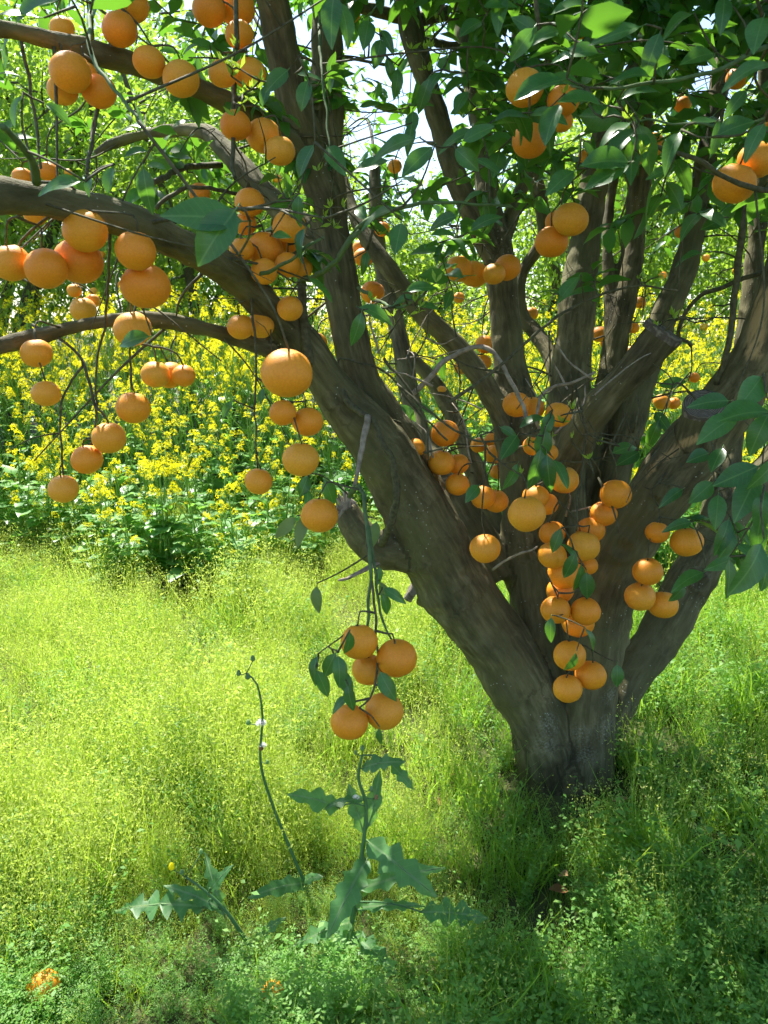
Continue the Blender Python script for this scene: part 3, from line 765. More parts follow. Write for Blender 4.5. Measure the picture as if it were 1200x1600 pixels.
# clusters: (description, distance, [(x, y, diameter px)...], hangs?)
CL = [
 ('hanging over the grass from the long bare twig', 1.58, [(561, 1003, 58), (575, 1046, 50), (620, 1028, 62), (546, 1128, 58), (600, 1111, 60)]),
 ('in the lowest bunch before the trunk fork', 2.08, [(890, 1024, 50), (887, 1076, 45), (923, 1055, 48)]),
 ('in the crowded bunch between the trunk stems', 2.1, [(912, 853, 50), (863, 868, 45), (863, 833, 41), (923, 828, 44), (883, 895, 53), (875, 923, 42), (868, 953, 46), (915, 955, 46), (903, 973, 50), (918, 883, 32)]),
 ('wedged on the scarred limb above the knot', 2.1, [(962, 772, 48), (943, 803, 42)]),
 ('hanging alone before the middle stem, pale and large', 1.85, [(823, 803, 58)]),
 ('tucked behind the dark leaves on the middle stem', 2.15, [(882, 750, 44), (837, 777, 42), (853, 787, 38), (833, 697, 32), (857, 707, 30)]),
 ('below the grey dead twig on the middle stem', 2.1, [(807, 632, 43), (832, 638, 38), (872, 648, 41)]),
 ('hanging under the scarred limb above the outer stem', 2.12, [(1027, 832, 37), (1073, 847, 50), (1012, 893, 46), (1000, 932, 47), (1036, 945, 46)]),
 ('hanging alone by the fork of the leaning trunk', 2.1, [(758, 857, 48)]),
 ('in the tangle behind the leaning trunk', 2.25, [(695, 677, 44), (647, 700, 34), (690, 723, 42), (715, 725, 35), (715, 757, 37), (755, 777, 39), (775, 783, 39)]),
 ('far inside the tangle beside the middle stem', 2.75, [(772, 710, 33), (748, 695, 26), (777, 737, 24), (728, 777, 30), (735, 791, 28), (770, 687, 25)]),
 ('in a tight row across the middle stem', 2.2, [(717, 420, 42), (741, 428, 44), (772, 428, 35), (793, 418, 41)]),
 ('hanging together before the tall back stem', 1.85, [(892, 343, 54), (862, 378, 52), (873, 348, 42)]),
 ('behind the thin diagonal limb', 3.0, [(758, 538, 30), (722, 573, 26), (755, 566, 26), (690, 610, 16)]),
 ('behind the tall back stems', 3.2, [(937, 522, 27), (986, 550, 21), (1000, 473, 19), (947, 536, 18), (990, 512, 18), (830, 490, 22)]),
 ('among leaves behind the sawn stub', 3.0, [(1034, 628, 26), (1053, 630, 20), (1085, 590, 17)]),
 ('by the dark twig high beside the outermost limb', 1.5, [(1147, 287, 64), (1183, 250, 58), (1199, 215, 50)]),
 ('behind the thick leaf sprays under the top branches', 1.65, [(820, 137, 58), (828, 220, 55), (880, 157, 50), (878, 190, 34)]),
 ('deep in the shaded upper crown of the back stems', 2.7, [(1018, 227, 39), (917, 247, 29), (990, 247, 29), (1067, 163, 26), (1152, 122, 34), (912, 48, 26), (1063, 363, 18)]),
 ('hanging alone high between the two tall stems', 2.3, [(549, 20, 29)]),
 ('just behind the upright limb', 2.6, [(582, 457, 37), (568, 402, 31), (617, 260, 22), (597, 358, 24), (565, 388, 28), (683, 435, 19), (717, 465, 18)]),
 ('hanging singly beside the leaning limb, over a string of four', 1.25, [(448, 583, 80)]),
 ('strung below the single orange by the leaning limb', 1.8, [(442, 645, 42), (481, 659, 48), (470, 718, 57), (499, 805, 57)]),
 ('small, hanging alone on a thread over the mustard', 1.85, [(404, 752, 43)]),
 ('pressed between the leaning limb and the upright limb', 2.2, [(495, 535, 32), (530, 622, 24)]),
 ('clustered on the elbow of the low side limb', 1.88, [(376, 511, 42), (407, 508, 42), (421, 487, 46), (453, 482, 40)]),
 ('clustered before the upright limb under the fork', 1.8, [(390, 316, 46), (383, 350, 36), (378, 390, 39), (414, 390, 56), (452, 354, 52), (447, 375, 44), (413, 424, 42), (449, 414, 40), (470, 418, 36)]),
 ('hanging alone beyond the thin twig under the fork', 2.2, [(312, 302, 33)]),
 ('hugging under the dark uppermost side limb', 1.5, [(110, 113, 62), (155, 143, 52), (98, 141, 46), (132, 118, 42)]),
 ('perched above the dark uppermost side limb', 1.62, [(187, 46, 54), (205, 8, 54), (233, 97, 50), (283, 123, 56), (97, 45, 38)]),
 ('bunched where uppermost side limb meets upright', 1.72, [(327, 15, 52), (370, 12, 56), (374, 54, 44), (348, 115, 44), (390, 115, 50), (368, 196, 48), (412, 212, 54), (437, 236, 48)]),
 ('swelling below the thick side limb, tightly packed', 1.36, [(133, 361, 67), (123, 408, 74), (72, 420, 64), (18, 411, 58)]),
 ('hanging one over the other below the thick side limb', 1.36, [(212, 392, 62), (228, 447, 76)]),
 ('resting on the low bare side limb with a leaf', 1.62, [(207, 514, 58)]),
 ('hanging under the low bare side limb', 1.62, [(57, 552, 48), (72, 615, 44)]),
 ('in the side-by-side trio under the low limb', 1.72, [(243, 585, 45), (266, 586, 44), (287, 587, 36)]),
 ('dangling on thin forked twigs before the mustard flowers', 1.7, [(208, 637, 53), (170, 684, 52), (136, 718, 48), (99, 764, 46)]),
 ('behind the low side limb above the mustard', 2.4, [(130, 484, 40), (116, 454, 22), (145, 470, 22)]),
 ('half hidden behind the thick side limb', 1.85, [(55, 335, 36), (35, 277, 31), (75, 268, 31)]),
]
NUM = {1: 'one', 2: 'two', 3: 'three', 4: 'four', 5: 'five', 6: 'six', 7: 'seven', 8: 'eight', 9: 'nine', 10: 'ten'}
ORD = ['topmost', 'second', 'third', 'fourth', 'fifth', 'sixth', 'seventh', 'eighth', 'ninth', 'tenth']
fruit = []                                           # position, radius
def add_orange(pos, dia, label, group=None, tilt=0.25, calyx=True, rot=None):
    o = bpy.data.objects.new('orange', random.choice(ORM)); COL.objects.link(o)
    o.location = tuple(pos); o.scale = (dia, dia, dia * random.uniform(0.95, 1.02))
    o.rotation_euler = rot or (random.uniform(-tilt, tilt), random.uniform(-tilt, tilt), random.uniform(0, 6.28))
    o['label'] = label; o['category'] = 'orange'
    if group:
        o['group'] = group
    if calyx:
        c = bpy.data.objects.new('calyx', CALYX); COL.objects.link(c); c.parent = o
    return o
bpy.context.view_layer.update()
stalks = []
for ci, (desc, d, lst) in enumerate(CL):
    items = []
    for k, (x, y, w) in enumerate(lst):
        items.append([x, y, w * 1.02, d])
    # neighbours that overlap in the picture sit at different depths so that they touch, not merge
    pts = []
    for k, (x, y, w, dd) in enumerate(items):
        p = P(x, y, dd); r = 0.5 * w * dd / FPX
        for it in range(40):
            clash = [1 for q, s in pts if np.linalg.norm(q - p) < (r + s) * 0.985]
            if not clash:
                break
            dd += 0.006 if w <= max(i[2] for i in items[:k + 1]) else -0.006
            p = P(x, y, dd); r = 0.5 * w * dd / FPX
        pts.append((p, r))
    order = sorted(range(len(pts)), key=lambda i: -pts[i][0][2])
    n = len(pts)
    for rank, i in enumerate(order):
        p, r = pts[i]
        if n == 1:
            lab = 'orange ' + desc
        elif rank == n - 1:
            lab = 'lowest of %s oranges %s' % (NUM[n], desc)
        elif rank == 0:
            lab = 'topmost of %s oranges %s' % (NUM[n], desc)
        else:
            lab = '%s from top of %s oranges %s' % (ORD[rank], NUM[n], desc)
        o = add_orange(p, 2 * r, lab, None if n == 1 else 'oranges ' + desc)
        fruit.append((p, r))
        stalks.append((p, r, o.rotation_euler.copy()))
FP = np.array([f[0] for f in fruit]); FR = np.array([f[1] for f in fruit])

# stalks: thin fruiting twigs from each calyx to the nearest wood above
for p, r, e in stalks:
    top = p + np.array(e.to_matrix() @ Vector((0, 0, 0.92 * r)))
    def sc(a, top=top):
        dz = a[:, 2] - top[2]
        return np.where(dz < 0.015, 2.0 + np.abs(dz) * 3, 0) + 0.4 * np.linalg.norm(a[:, :2] - top[:2], axis=1)
    a, dd = ND.nearest(top, sc)
    L_ = np.linalg.norm(a - top)
    up = top + (a - top) * 0.15 + np.array([0, 0, min(0.03, 0.2 * L_ + 0.004)]) + rng.normal(0, 0.006, 3)
    mid = a * 0.5 + up * 0.5 + np.array([0, 0, 0.015 * L_]) + rng.normal(0, 0.03 * L_ + 0.001, 3)
    pp, rr = catmull([a, mid, up, top], [0.0030, 0.0024, 0.0019, 0.0019], 0.02)
    Vt, f = tube(pp, rr, 5, True, 0.1)
    obj('fruiting_twig', np_mesh('fruiting_twig', Vt - tb, f), M['twig'], tree)
    ND.add(pp[::2])

# ------------------------------------------------------------------ citrus leaves
def leaf_shape(ns, width, droop, fold, seed=0):
    """pointed oval leaf along +x, length 1, with midrib fold and a droop; rows of (left, mid, right)"""
    r_ = random.Random(seed)
    Vv = []
    for i in range(ns + 1):
        t = i / ns
        w = width * (math.sin(math.pi * t ** 0.82) ** 0.8 if 0 < t < 1 else 0.02)
        w = max(w, 0.012)
        zc = -droop * t * t + 0.06 * math.sin(t * 3.1)
        wav = 0.018 * math.sin(t * 9 + seed * 2.1)
        Vv += [(t, w, zc + fold * w + wav), (t, 0, zc), (t, -w, zc + fold * w - wav)]
    q = []
    for i in range(ns):
        a = 3 * i
        q += [(a, a + 1, a + 4, a + 3), (a + 1, a + 2, a + 5, a + 4)]
    return np.array(Vv), [np.array(q)]
LEAF_HI = [leaf_shape(7, 0.25, 0.12, 0.30, 0), leaf_shape(7, 0.22, 0.25, 0.20, 1), leaf_shape(7, 0.28, 0.05, 0.40, 2), leaf_shape(7, 0.24, -0.08, 0.25, 3), leaf_shape(7, 0.21, 0.38, 0.35, 4)]
def leaf_with_petiole(b):
    g = Geo(); g.add(*b)
    Vt, f = tube([(-0.13, 0, 0.01), (0, 0, 0), (0.25, 0, -0.01)], [0.012, 0.012, 0.007], 4)
    g.add(Vt, f)
    return g
LEAF_ME = [leaf_with_petiole(b).mesh('leaf') for b in LEAF_HI]
for m_ in LEAF_ME:
    m_.materials.append(M['big_leaf'])
PALE_ME = leaf_with_petiole(LEAF_HI[1]).mesh('pale_leaf'); PALE_ME.materials.append(M['pale_leaf'])
LEAF_LO = [leaf_shape(3, 0.25, 0.15, 0.3, 0), leaf_shape(3, 0.23, 0.3, 0.2, 1), leaf_shape(3, 0.27, 0.0, 0.35, 2)]
n_leaf = 0
def put_leaf(base, direction, normal, length, me=None, parent=None, off_=None):
    global n_leaf
    d = np.asarray(direction, float); d /= np.linalg.norm(d)
    fr = frames(d[None], np.asarray(normal, float)[None])[0]
    o = bpy.data.objects.new('leaf', me or random.choice(LEAF_ME)); COL.objects.link(o)
    o.parent = parent or tree
    mw = Matrix(fr.tolist()).to_4x4()
    o.location = tuple(np.asarray(base) - (tb if parent is None else off_))
    o.rotation_euler = mw.to_euler()
    o.scale = (length,) * 3
    n_leaf += 1
    return o
def px_leaf(x, y, ln, ang, d, face=0.6, pale=False, twig=True):
    """single leaf of the photograph: centre, length in pixels, direction in the picture plane, distance"""
    a = R(ang)
    L_ = ln * d / FPX
    dirv = CR * math.cos(a) + CU * math.sin(a) + CF * random.uniform(-0.35, 0.35)
    dirv /= np.linalg.norm(dirv)
    nrm = CU * random.uniform(0.1, 0.7) - CF * face + CR * random.uniform(-0.5, 0.5)
    c = P(x, y, d)
    base = c - dirv * L_ * 0.5
    put_leaf(base, dirv, nrm, L_, PALE_ME if pale else None)
    if twig:
        stem_to(base - dirv * L_ * 0.1)
def stem_to(tip, r=0.0014, name='twig', material='green_twig', maxlen=0.6):
    a, dd = ND.nearest(tip)
    L_ = np.linalg.norm(a - tip)
    if L_ < 0.008 or L_ > maxlen:
        return a
    mid = (a + tip) / 2 + rng.normal(0, 0.05 * L_, 3)
    pp, rr = catmull([a, mid, tip], [r * 1.7, r * 1.3, r], 0.03)
    Vt, f = tube(pp, rr, 4)
    TW.add(Vt - tb, f)
    ND.add(pp)
    return a
TW = Geo()
LV = [  # x, y, length, angle, distance, facing
 (315, 345, 125, 185, 0.95, 0.9), (338, 372, 105, 235, 0.95, 0.9), (90, 288, 70, 190, 1.15, 0.8), (229, 298, 66, 275, 1.15, 1.0), (173, 282, 45, 260, 1.2, 0.8), (140, 290, 36, 260, 1.25, 0.7),
 (28, 175, 50, 250, 1.2, 0.8), (92, 175, 44, 330, 1.25, 0.6), (60, 15, 90, 200, 1.1, 0.7), (25, 30, 70, 190, 1.1, 0.6), (212, 240, 36, 200, 1.4, 0.6), (245, 262, 34, 340, 1.4, 0.6),
 (518, 28, 80, 265, 1.2, 1.0), (540, 35, 70, 290, 1.25, 0.8), (432, 127, 50, 225, 1.35, 0.9), (476, 150, 46, 255, 1.35, 1.0), (483, 122, 38, 350, 1.35, 0.8), (415, 150, 34, 250, 1.4, 0.7),
 (478, 252, 52, 240, 1.35, 0.9), (466, 330, 46, 265, 1.4, 0.9), (440, 370, 30, 0, 1.45, 0.7), (525, 250, 60, 300, 1.4, 0.7), (580, 262, 58, 200, 1.45, 0.8), (622, 375, 62, 260, 1.3, 1.0),
 (592, 335, 66, 200, 1.35, 0.7), (652, 255, 66, 225, 1.35, 0.8), (610, 230, 80, 190, 1.4, 0.4), (640, 215, 44, 260, 1.6, 0.9), (690, 345, 50, 190, 1.5, 0.6), (692, 368, 40, 180, 1.5, 0.6), (760, 345, 55, 30, 1.5, 0.7),
 (558, 515, 52, 255, 1.5, 1.0), (588, 488, 56, 340, 1.5, 0.9), (658, 448, 48, 15, 1.5, 0.9), (670, 478, 36, 0, 1.55, 0.7), (630, 470, 40, 190, 1.55, 0.7), (500, 455, 50, 310, 1.6, 0.3), (468, 380, 50, 250, 1.6, 0.7),
 (520, 130, 30, 250, 1.8, 0.8), (572, 55, 48, 260, 1.7, 0.8), (590, 85, 44, 255, 1.75, 0.8), (605, 62, 40, 300, 1.75, 0.7), (610, 110, 36, 290, 1.8, 0.7), (620, 130, 44, 265, 1.8, 0.9),
 (675, 130, 52, 235, 1.6, 0.7), (662, 150, 50, 250, 1.6, 0.8), (645, 195, 46, 270, 1.7, 0.9), (715, 215, 66, 200, 1.5, 0.8), (730, 250, 50, 320, 1.4, 0.9), (762, 262, 46, 320, 1.4, 0.9), (748, 210, 52, 20, 1.45, 0.6),
 (735, 45, 46, 220, 1.6, 0.6), (780, 20, 60, 260, 1.6, 0.5), (700, 120, 50, 180, 1.6, 0.4), (720, 160, 44, 240, 1.7, 0.7),
 (950, 25, 70, 240, 1.25, 0.8), (870, 125, 84, 175, 1.15, 0.5), (840, 140, 80, 200, 1.15, 0.5), (905, 160, 70, 180, 1.15, 0.6), (862, 195, 66, 250, 1.2, 0.7), (1018, 85, 66, 250, 1.2, 0.9), (960, 60, 80, 195, 1.2, 0.4), (990, 115, 60, 180, 1.2, 0.5),
 (1000, 140, 60, 20, 1.25, 0.6), (850, 55, 60, 200, 1.3, 0.7), (815, 70, 56, 230, 1.3, 0.7), (820, 40, 50, 150, 1.35, 0.6), (900, 80, 70, 170, 1.25, 0.6), (960, 205, 60, 210, 1.3, 0.7), (945, 255, 84, 190, 1.3, 0.8), (948, 280, 76, 210, 1.3, 0.8), (875, 285, 60, 220, 1.35, 0.7), (920, 245, 50, 300, 1.35, 0.7),
 (1048, 232, 64, 240, 1.3, 0.9), (1122, 212, 54, 260, 1.3, 1.0), (1095, 195, 50, 190, 1.35, 0.7), (1150, 200, 60, 20, 1.25, 0.6), (1178, 220, 60, 240, 1.1, 0.6), (1170, 110, 90, 200, 1.0, 0.5), (1185, 55, 70, 250, 1.1, 0.6), (1090, 90, 60, 200, 1.3, 0.6), (1150, 160, 50, 230, 1.3, 0.7), (1060, 30, 60, 210, 1.3, 0.6), (1130, 20, 60, 260, 1.2, 0.7), (890, 15, 60, 190, 1.3, 0.6),
 (1030, 270, 40, 200, 1.6, 0.7), (1055, 330, 44, 210, 1.8, 0.7), (1115, 350, 40, 200, 1.8, 0.8), (1075, 400, 40, 190, 2.0, 0.7), (888, 455, 52, 235, 1.75, 1.0), (862, 455, 30, 150, 1.75, 0.3),
 (855, 665, 46, 250, 1.9, 0.9), (848, 695, 50, 265, 1.9, 0.9), (838, 735, 66, 260, 1.88, 1.0), (857, 740, 60, 275, 1.88, 0.8), (875, 742, 50, 290, 1.92, 0.9), (795, 700, 52, 235, 1.88, 1.0), (800, 745, 46, 245, 1.9, 0.5), (830, 660, 40, 200, 1.95, 0.5), (738, 772, 36, 230, 1.95, 0.8), (795, 675, 30, 330, 1.95, 0.8), (978, 700, 50, 20, 2.1, 0.6), (980, 718, 50, 210, 2.15, 0.6),
 (890, 885, 44, 250, 1.98, 0.9), (905, 905, 46, 265, 1.98, 0.9), (917, 915, 44, 275, 1.98, 0.8), (870, 845, 40, 255, 2.0, 0.8), (893, 862, 34, 120, 2.0, 0.7), (860, 985, 40, 265, 1.98, 0.8), (925, 1000, 38, 300, 1.98, 0.5), (964, 1056, 36, 270, 2.0, 1.0), (893, 1037, 36, 250, 1.98, 0.8),
 (1110, 628, 64, 185, 1.5, 0.6), (1120, 670, 74, 215, 1.45, 0.9), (1170, 615, 70, 230, 1.35, 0.8), (1160, 650, 90, 190, 1.3, 0.6), (1185, 680, 70, 250, 1.35, 0.9), (1148, 745, 76, 205, 1.4, 0.8), (1165, 780, 80, 240, 1.45, 0.9), (1190, 800, 70, 260, 1.4, 0.8), (1168, 890, 100, 235, 1.3, 0.7), (1135, 905, 60, 265, 1.5, 0.8), (1120, 800, 56, 260, 1.7, 0.8), (1095, 770, 50, 220, 1.8, 0.7),
 (1130, 840, 60, 250, 1.7, 0.8), (1090, 715, 44, 200, 1.9, 0.7), (1060, 820, 44, 190, 2.0, 0.6), (1075, 905, 60, 200, 2.0, 0.4), (1050, 775, 44, 210, 2.1, 0.7), (1058, 928, 34, 230, 2.05, 0.7), (1185, 840, 60, 270, 1.5, 0.8), (1195, 740, 60, 230, 1.3, 0.8), (1120, 720, 50, 240, 1.6, 0.8), (1195, 900, 50, 260, 1.5, 0.8),
 (1050, 600, 40, 190, 2.6, 0.7), (1020, 680, 50, 250, 2.5, 0.8), (1035, 660, 40, 300, 2.5, 0.8),
 (490, 1047, 44, 255, 1.55, 0.8), (503, 1068, 46, 290, 1.55, 0.9), (515, 1040, 46, 245, 1.52, 0.7), (530, 1050, 50, 275, 1.5, 0.9), (540, 1068, 46, 300, 1.52, 0.8), (545, 1008, 42, 265, 1.5, 1.0), (606, 1073, 52, 300, 1.5, 1.0), (547, 1092, 44, 280, 1.5, 0.8), (530, 1100, 36, 220, 1.52, 0.6), (593, 1152, 28, 270, 1.55, 0.8), (603, 945, 40, 290, 1.62, 0.8), (617, 930, 40, 330, 1.62, 0.7), (590, 900, 30, 260, 1.65, 0.5),
 (208, 532, 56, 190, 1.5, 0.7), (690, 575, 40, 265, 2.2, 0.8), (640, 645, 36, 320, 2.1, 0.7), (663, 640, 30, 330, 2.1, 0.6), (700, 470, 34, 250, 2.1, 0.8), (570, 410, 34, 260, 2.1, 0.8),
 (515, 770, 46, 290, 1.95, 0.8), (475, 760, 36, 250, 1.9, 0.7), (480, 780, 30, 270, 1.9, 0.8), (355, 640, 30, 240, 1.8, 0.5), (410, 620, 28, 270, 1.8, 0.7),
]
for l_ in LV:
    px_leaf(*l_)
for l_ in [(495, 938, 44, 270, 1.75, 1.0, True), (470, 830, 50, 250, 1.8, 0.8, True), (445, 825, 46, 225, 1.8, 0.7, True), (585, 835, 40, 260, 1.75, 0.9, True), (600, 925, 36, 290, 1.66, 0.8, True)]:
    px_leaf(*l_)

# sprays: shoots with several leaves, placed in the parts of the crown that hang before the limbs
def spray(tip, length, nl, ll, down=0.4):
    """returns arrays for leaves along a shoot that ends at tip"""
    a, dd = ND.nearest(tip)
    v = tip - a
    base = tip - v / (np.linalg.norm(v) + 1e-6) * min(length, np.linalg.norm(v))
    ax = tip - base
    ax = ax / (np.linalg.norm(ax) + 1e-6)
    out = []
    for i in range(nl):
        t = (i + 0.6) / nl
        p = base + (tip - base) * t
        az = i * 2.4 + random.random()
        side = np.array([math.cos(az), math.sin(az), 0.15])
        side -= ax * (side @ ax) * 0.5
        d = ax * 0.55 + side * 0.8 + np.array([0, 0, -down]) + rng.normal(0, 0.18, 3)
        nrm = np.array([0, 0, 1.0]) + rng.normal(0, 0.45, 3)
        out.append((p, d, nrm, ll * random.uniform(0.7, 1.2)))
    return a, base, out
SP = [  # x0, y0, x1, y1, d0, d1, shoots, leaf length
 (560, 130, 800, 400, 1.5, 2.2, 9, 0.075), (780, 20, 1050, 320, 1.3, 2.2, 12, 0.08), (1050, 0, 1200, 330, 1.3, 2.2, 6, 0.08),
 (400, 100, 530, 330, 1.5, 2.0, 3, 0.06), (1080, 620, 1200, 880, 1.5, 2.2, 6, 0.08), (0, 0, 380, 130, 1.4, 2.0, 4, 0.065),
 (560, 380, 720, 520, 1.6, 2.2, 2, 0.06),
]
for x0, y0, x1, y1, d0, d1, n, ll in SP:
    for k in range(n):
        tip = P(random.uniform(x0, x1), random.uniform(y0, y1), random.uniform(d0, d1))
        a, base, lv = spray(tip, 0.16, 4, ll)
        stem_to(tip)
        for p, d, nrm, l_ in lv:
            if n_leaf < 298:
                put_leaf(p, d, nrm, l_)

# tiny bright young shoots
g = Geo()
shoot_b = [leaf_shape(2, 0.16, 0.0, 0.3, 0)]
for k in range(90):
    x, y, d = random.choice([(480, 300, 1.7), (520, 330, 1.65), (560, 390, 1.7), (700, 60, 1.9), (840, 700, 1.95), (880, 700, 2.0), (380, 120, 1.5), (990, 200, 1.4), (740, 130, 1.9), (905, 130, 1.5), (640, 470, 1.6), (1040, 460, 2.0)])
    c = P(x + random.gauss(0, 25), y + random.gauss(0, 30), d + random.uniform(-0.1, 0.1))
    a, dd = ND.nearest(c)
    c = a + (c - a) * min(1, 0.05 / (dd + 1e-6))
    stem_to(c)
    dirs = rng.normal(0, 0.5, (5, 3)) + np.array([0, 0, 0.8])
    g2 = scatter(shoot_b, np.repeat(c[None] - tb, 5, 0), frames(dirs, rng.normal(0, 1, (5, 3))), rng.uniform(0.012, 0.028, 5))
    for Vv in g2.V:
        pass
    g.add(np.concatenate(g2.V), [np.concatenate(g2.F[4])], np.concatenate(g2.A))
obj('young_shoots', g.mesh('young_shoots'), M['shoot'], tree, kind='stuff')

# the crown: branch ends and leaf shoots filling the volume above, shaded side dense, open towards the sun-lit meadow
def crown_ok(p, leafy=True):
    x, y, d = proj(p)
    inside = d > 0.1 and -90 < x < 1290 and -90 < y < 1690
    if d < 0.9:
        if np.linalg.norm(p - CO) < 0.7 or inside:
            return False
    if inside:
        if d < 1.75:
            return False
        if y > 430 and not (x > 1020 and d > 2.4 and y < 640):
            return False
        pr = (0.45 if y < 330 else 0.0) if x < 420 else (0.9 if y < 240 else (0.55 if y < 330 else 0.22))
        if (540 < x < 730 and 30 < y < 270) or (880 < x < 960 and 180 < y < 310):
            pr = 0.16
        if random.random() > pr:
            return False
    # sun gap
    s = np.array(S)
    g0 = p - s * (p[2] / s[2])
    gx_, gy_, gd = proj(g0)
    if gd > 0.2 and gx_ < 800 and 860 < gy_ < 1480:
        return random.random() < (0.22 if inside else 0.04)
    if gd > 0.2 and gx_ < 800 and 1480 <= gy_ < 1640:
        return random.random() < 0.14
    if gd > 0.2 and 800 <= gx_ < 1040 and 1350 <= gy_ < 1640:
        return random.random() < 0.05
    if gd > 0.2 and 1040 <= gx_ < 1240 and 1400 <= gy_ < 1640:
        return random.random() < 0.15
    if noise.noise(Vector((g0[0] * 2.1 + 4.0, g0[1] * 2.1, 1.0))) > 0.03:      # crown holes shaped along the sun to dapple the ground
        return random.random() < 0.12
    if gd > 0.2 and (1070 < gx_ < 1260 and 1290 < gy_ < 1410 or 820 < gx_ < 930 and 1340 < gy_ < 1420):
        return random.random() < 0.04
    if gd > 0.2 and gx_ > 1030 and 930 < gy_ < 1180:
        return random.random() < 0.3
    return True
CC = np.array([0.75, 2.75, 2.45]); CRD = np.array([2.1, 1.9, 1.25])
def crown_point():
    while True:
        u = rng.normal(0, 1, 3); u /= np.linalg.norm(u)
        r = random.random() ** 0.45
        p = CC + CRD * u * r
        if p[2] > 1.55 and p[1] > 0.75:
            return p
tips = []
tries = 0
while len(tips) < 230 and tries < 8000:
    tries += 1
    p = crown_point()
    if crown_ok(p):
        tips.append(p)
tips.sort(key=lambda p: np.linalg.norm(p - tb))
for p in tips:
    a, dd = ND.nearest(p, lambda q: np.where(q[:, 2] < 1.3, 1.0, 0))
    L_ = np.linalg.norm(p - a)
    mid = (a + p) / 2 + rng.normal(0, 0.09 * L_, 3) + np.array([0, 0, 0.08 * L_])
    r0 = min(0.012, 0.003 + 0.008 * L_)
    pp, rr = catmull([a, mid, p], [r0, r0 * 0.7, 0.002], 0.05)
    Vt, f = tube(pp, rr, 5)
    TW.add(Vt - tb, f); ND.add(pp)
pos, dirs, nrms, lens = [], [], [], []
cnt = 0; tries = 0
while cnt < 2300 and tries < 60000:
    tries += 1
    p = crown_point()
    if not crown_ok(p):
        continue
    cnt += 1
    a, base, lv = spray(p, 0.2, random.randint(6, 9), 0.078, 0.35)
    if np.linalg.norm(a - p) > 0.45:
        p = a + (p - a) * 0.45 / np.linalg.norm(a - p)
        a, base, lv = spray(p, 0.2, random.randint(6, 9), 0.078, 0.35)
    stem_to(p, 0.0012)
    for q in lv:
        pos.append(q[0]); dirs.append(q[1]); nrms.append(q[2]); lens.append(q[3])
g = scatter(LEAF_LO, np.array(pos) - tb, frames(np.array(dirs), np.array(nrms)), np.array(lens))
obj('foliage', g.mesh('foliage'), M['leaf'], tree, kind='stuff')

# bare hanging twigs between the limbs
for k in range(230):
    i = random.randrange(len(node_pos))
    a = np.array(node_pos[i])
    x, y, d = proj(a)
    if a[2] < 1.0 or not (-100 < x < 1300 and -150 < y < 780):
        continue
    v = rng.normal(0, 1, 3) * np.array([1, 0.6, 0.5]); v[2] += random.choice([0.5, -0.5, -0.2])
    v /= np.linalg.norm(v)
    L_ = random.uniform(0.12, 0.42)
    p1 = a + v * L_ * 0.5 + rng.normal(0, 0.03, 3); p2 = a + v * L_ + rng.normal(0, 0.05, 3) + np.array([0, 0, -0.04])
    r0 = random.uniform(0.0015, 0.0032)
    pp, rr = catmull([a, p1, p2], [r0 * 1.4, r0, r0 * 0.5], 0.03)
    Vt, f = tube(pp, rr, 4); TW.add(Vt - tb, f)
    for s_ in range(random.randint(1, 3)):
        q = pp[random.randrange(len(pp) // 3, len(pp))]
        w = v + rng.normal(0, 0.7, 3); w /= np.linalg.norm(w)
        e = q + w * L_ * random.uniform(0.25, 0.5)
        p3, r3 = catmull([q, (q + e) / 2 + rng.normal(0, 0.012, 3), e], [r0 * 0.8, r0 * 0.6, r0 * 0.35], 0.03)
        Vt, f = tube(p3, r3, 4); TW.add(Vt - tb, f)
obj('fine_twigs', TW.mesh('fine_twigs'), M['twig'], tree, kind='stuff')

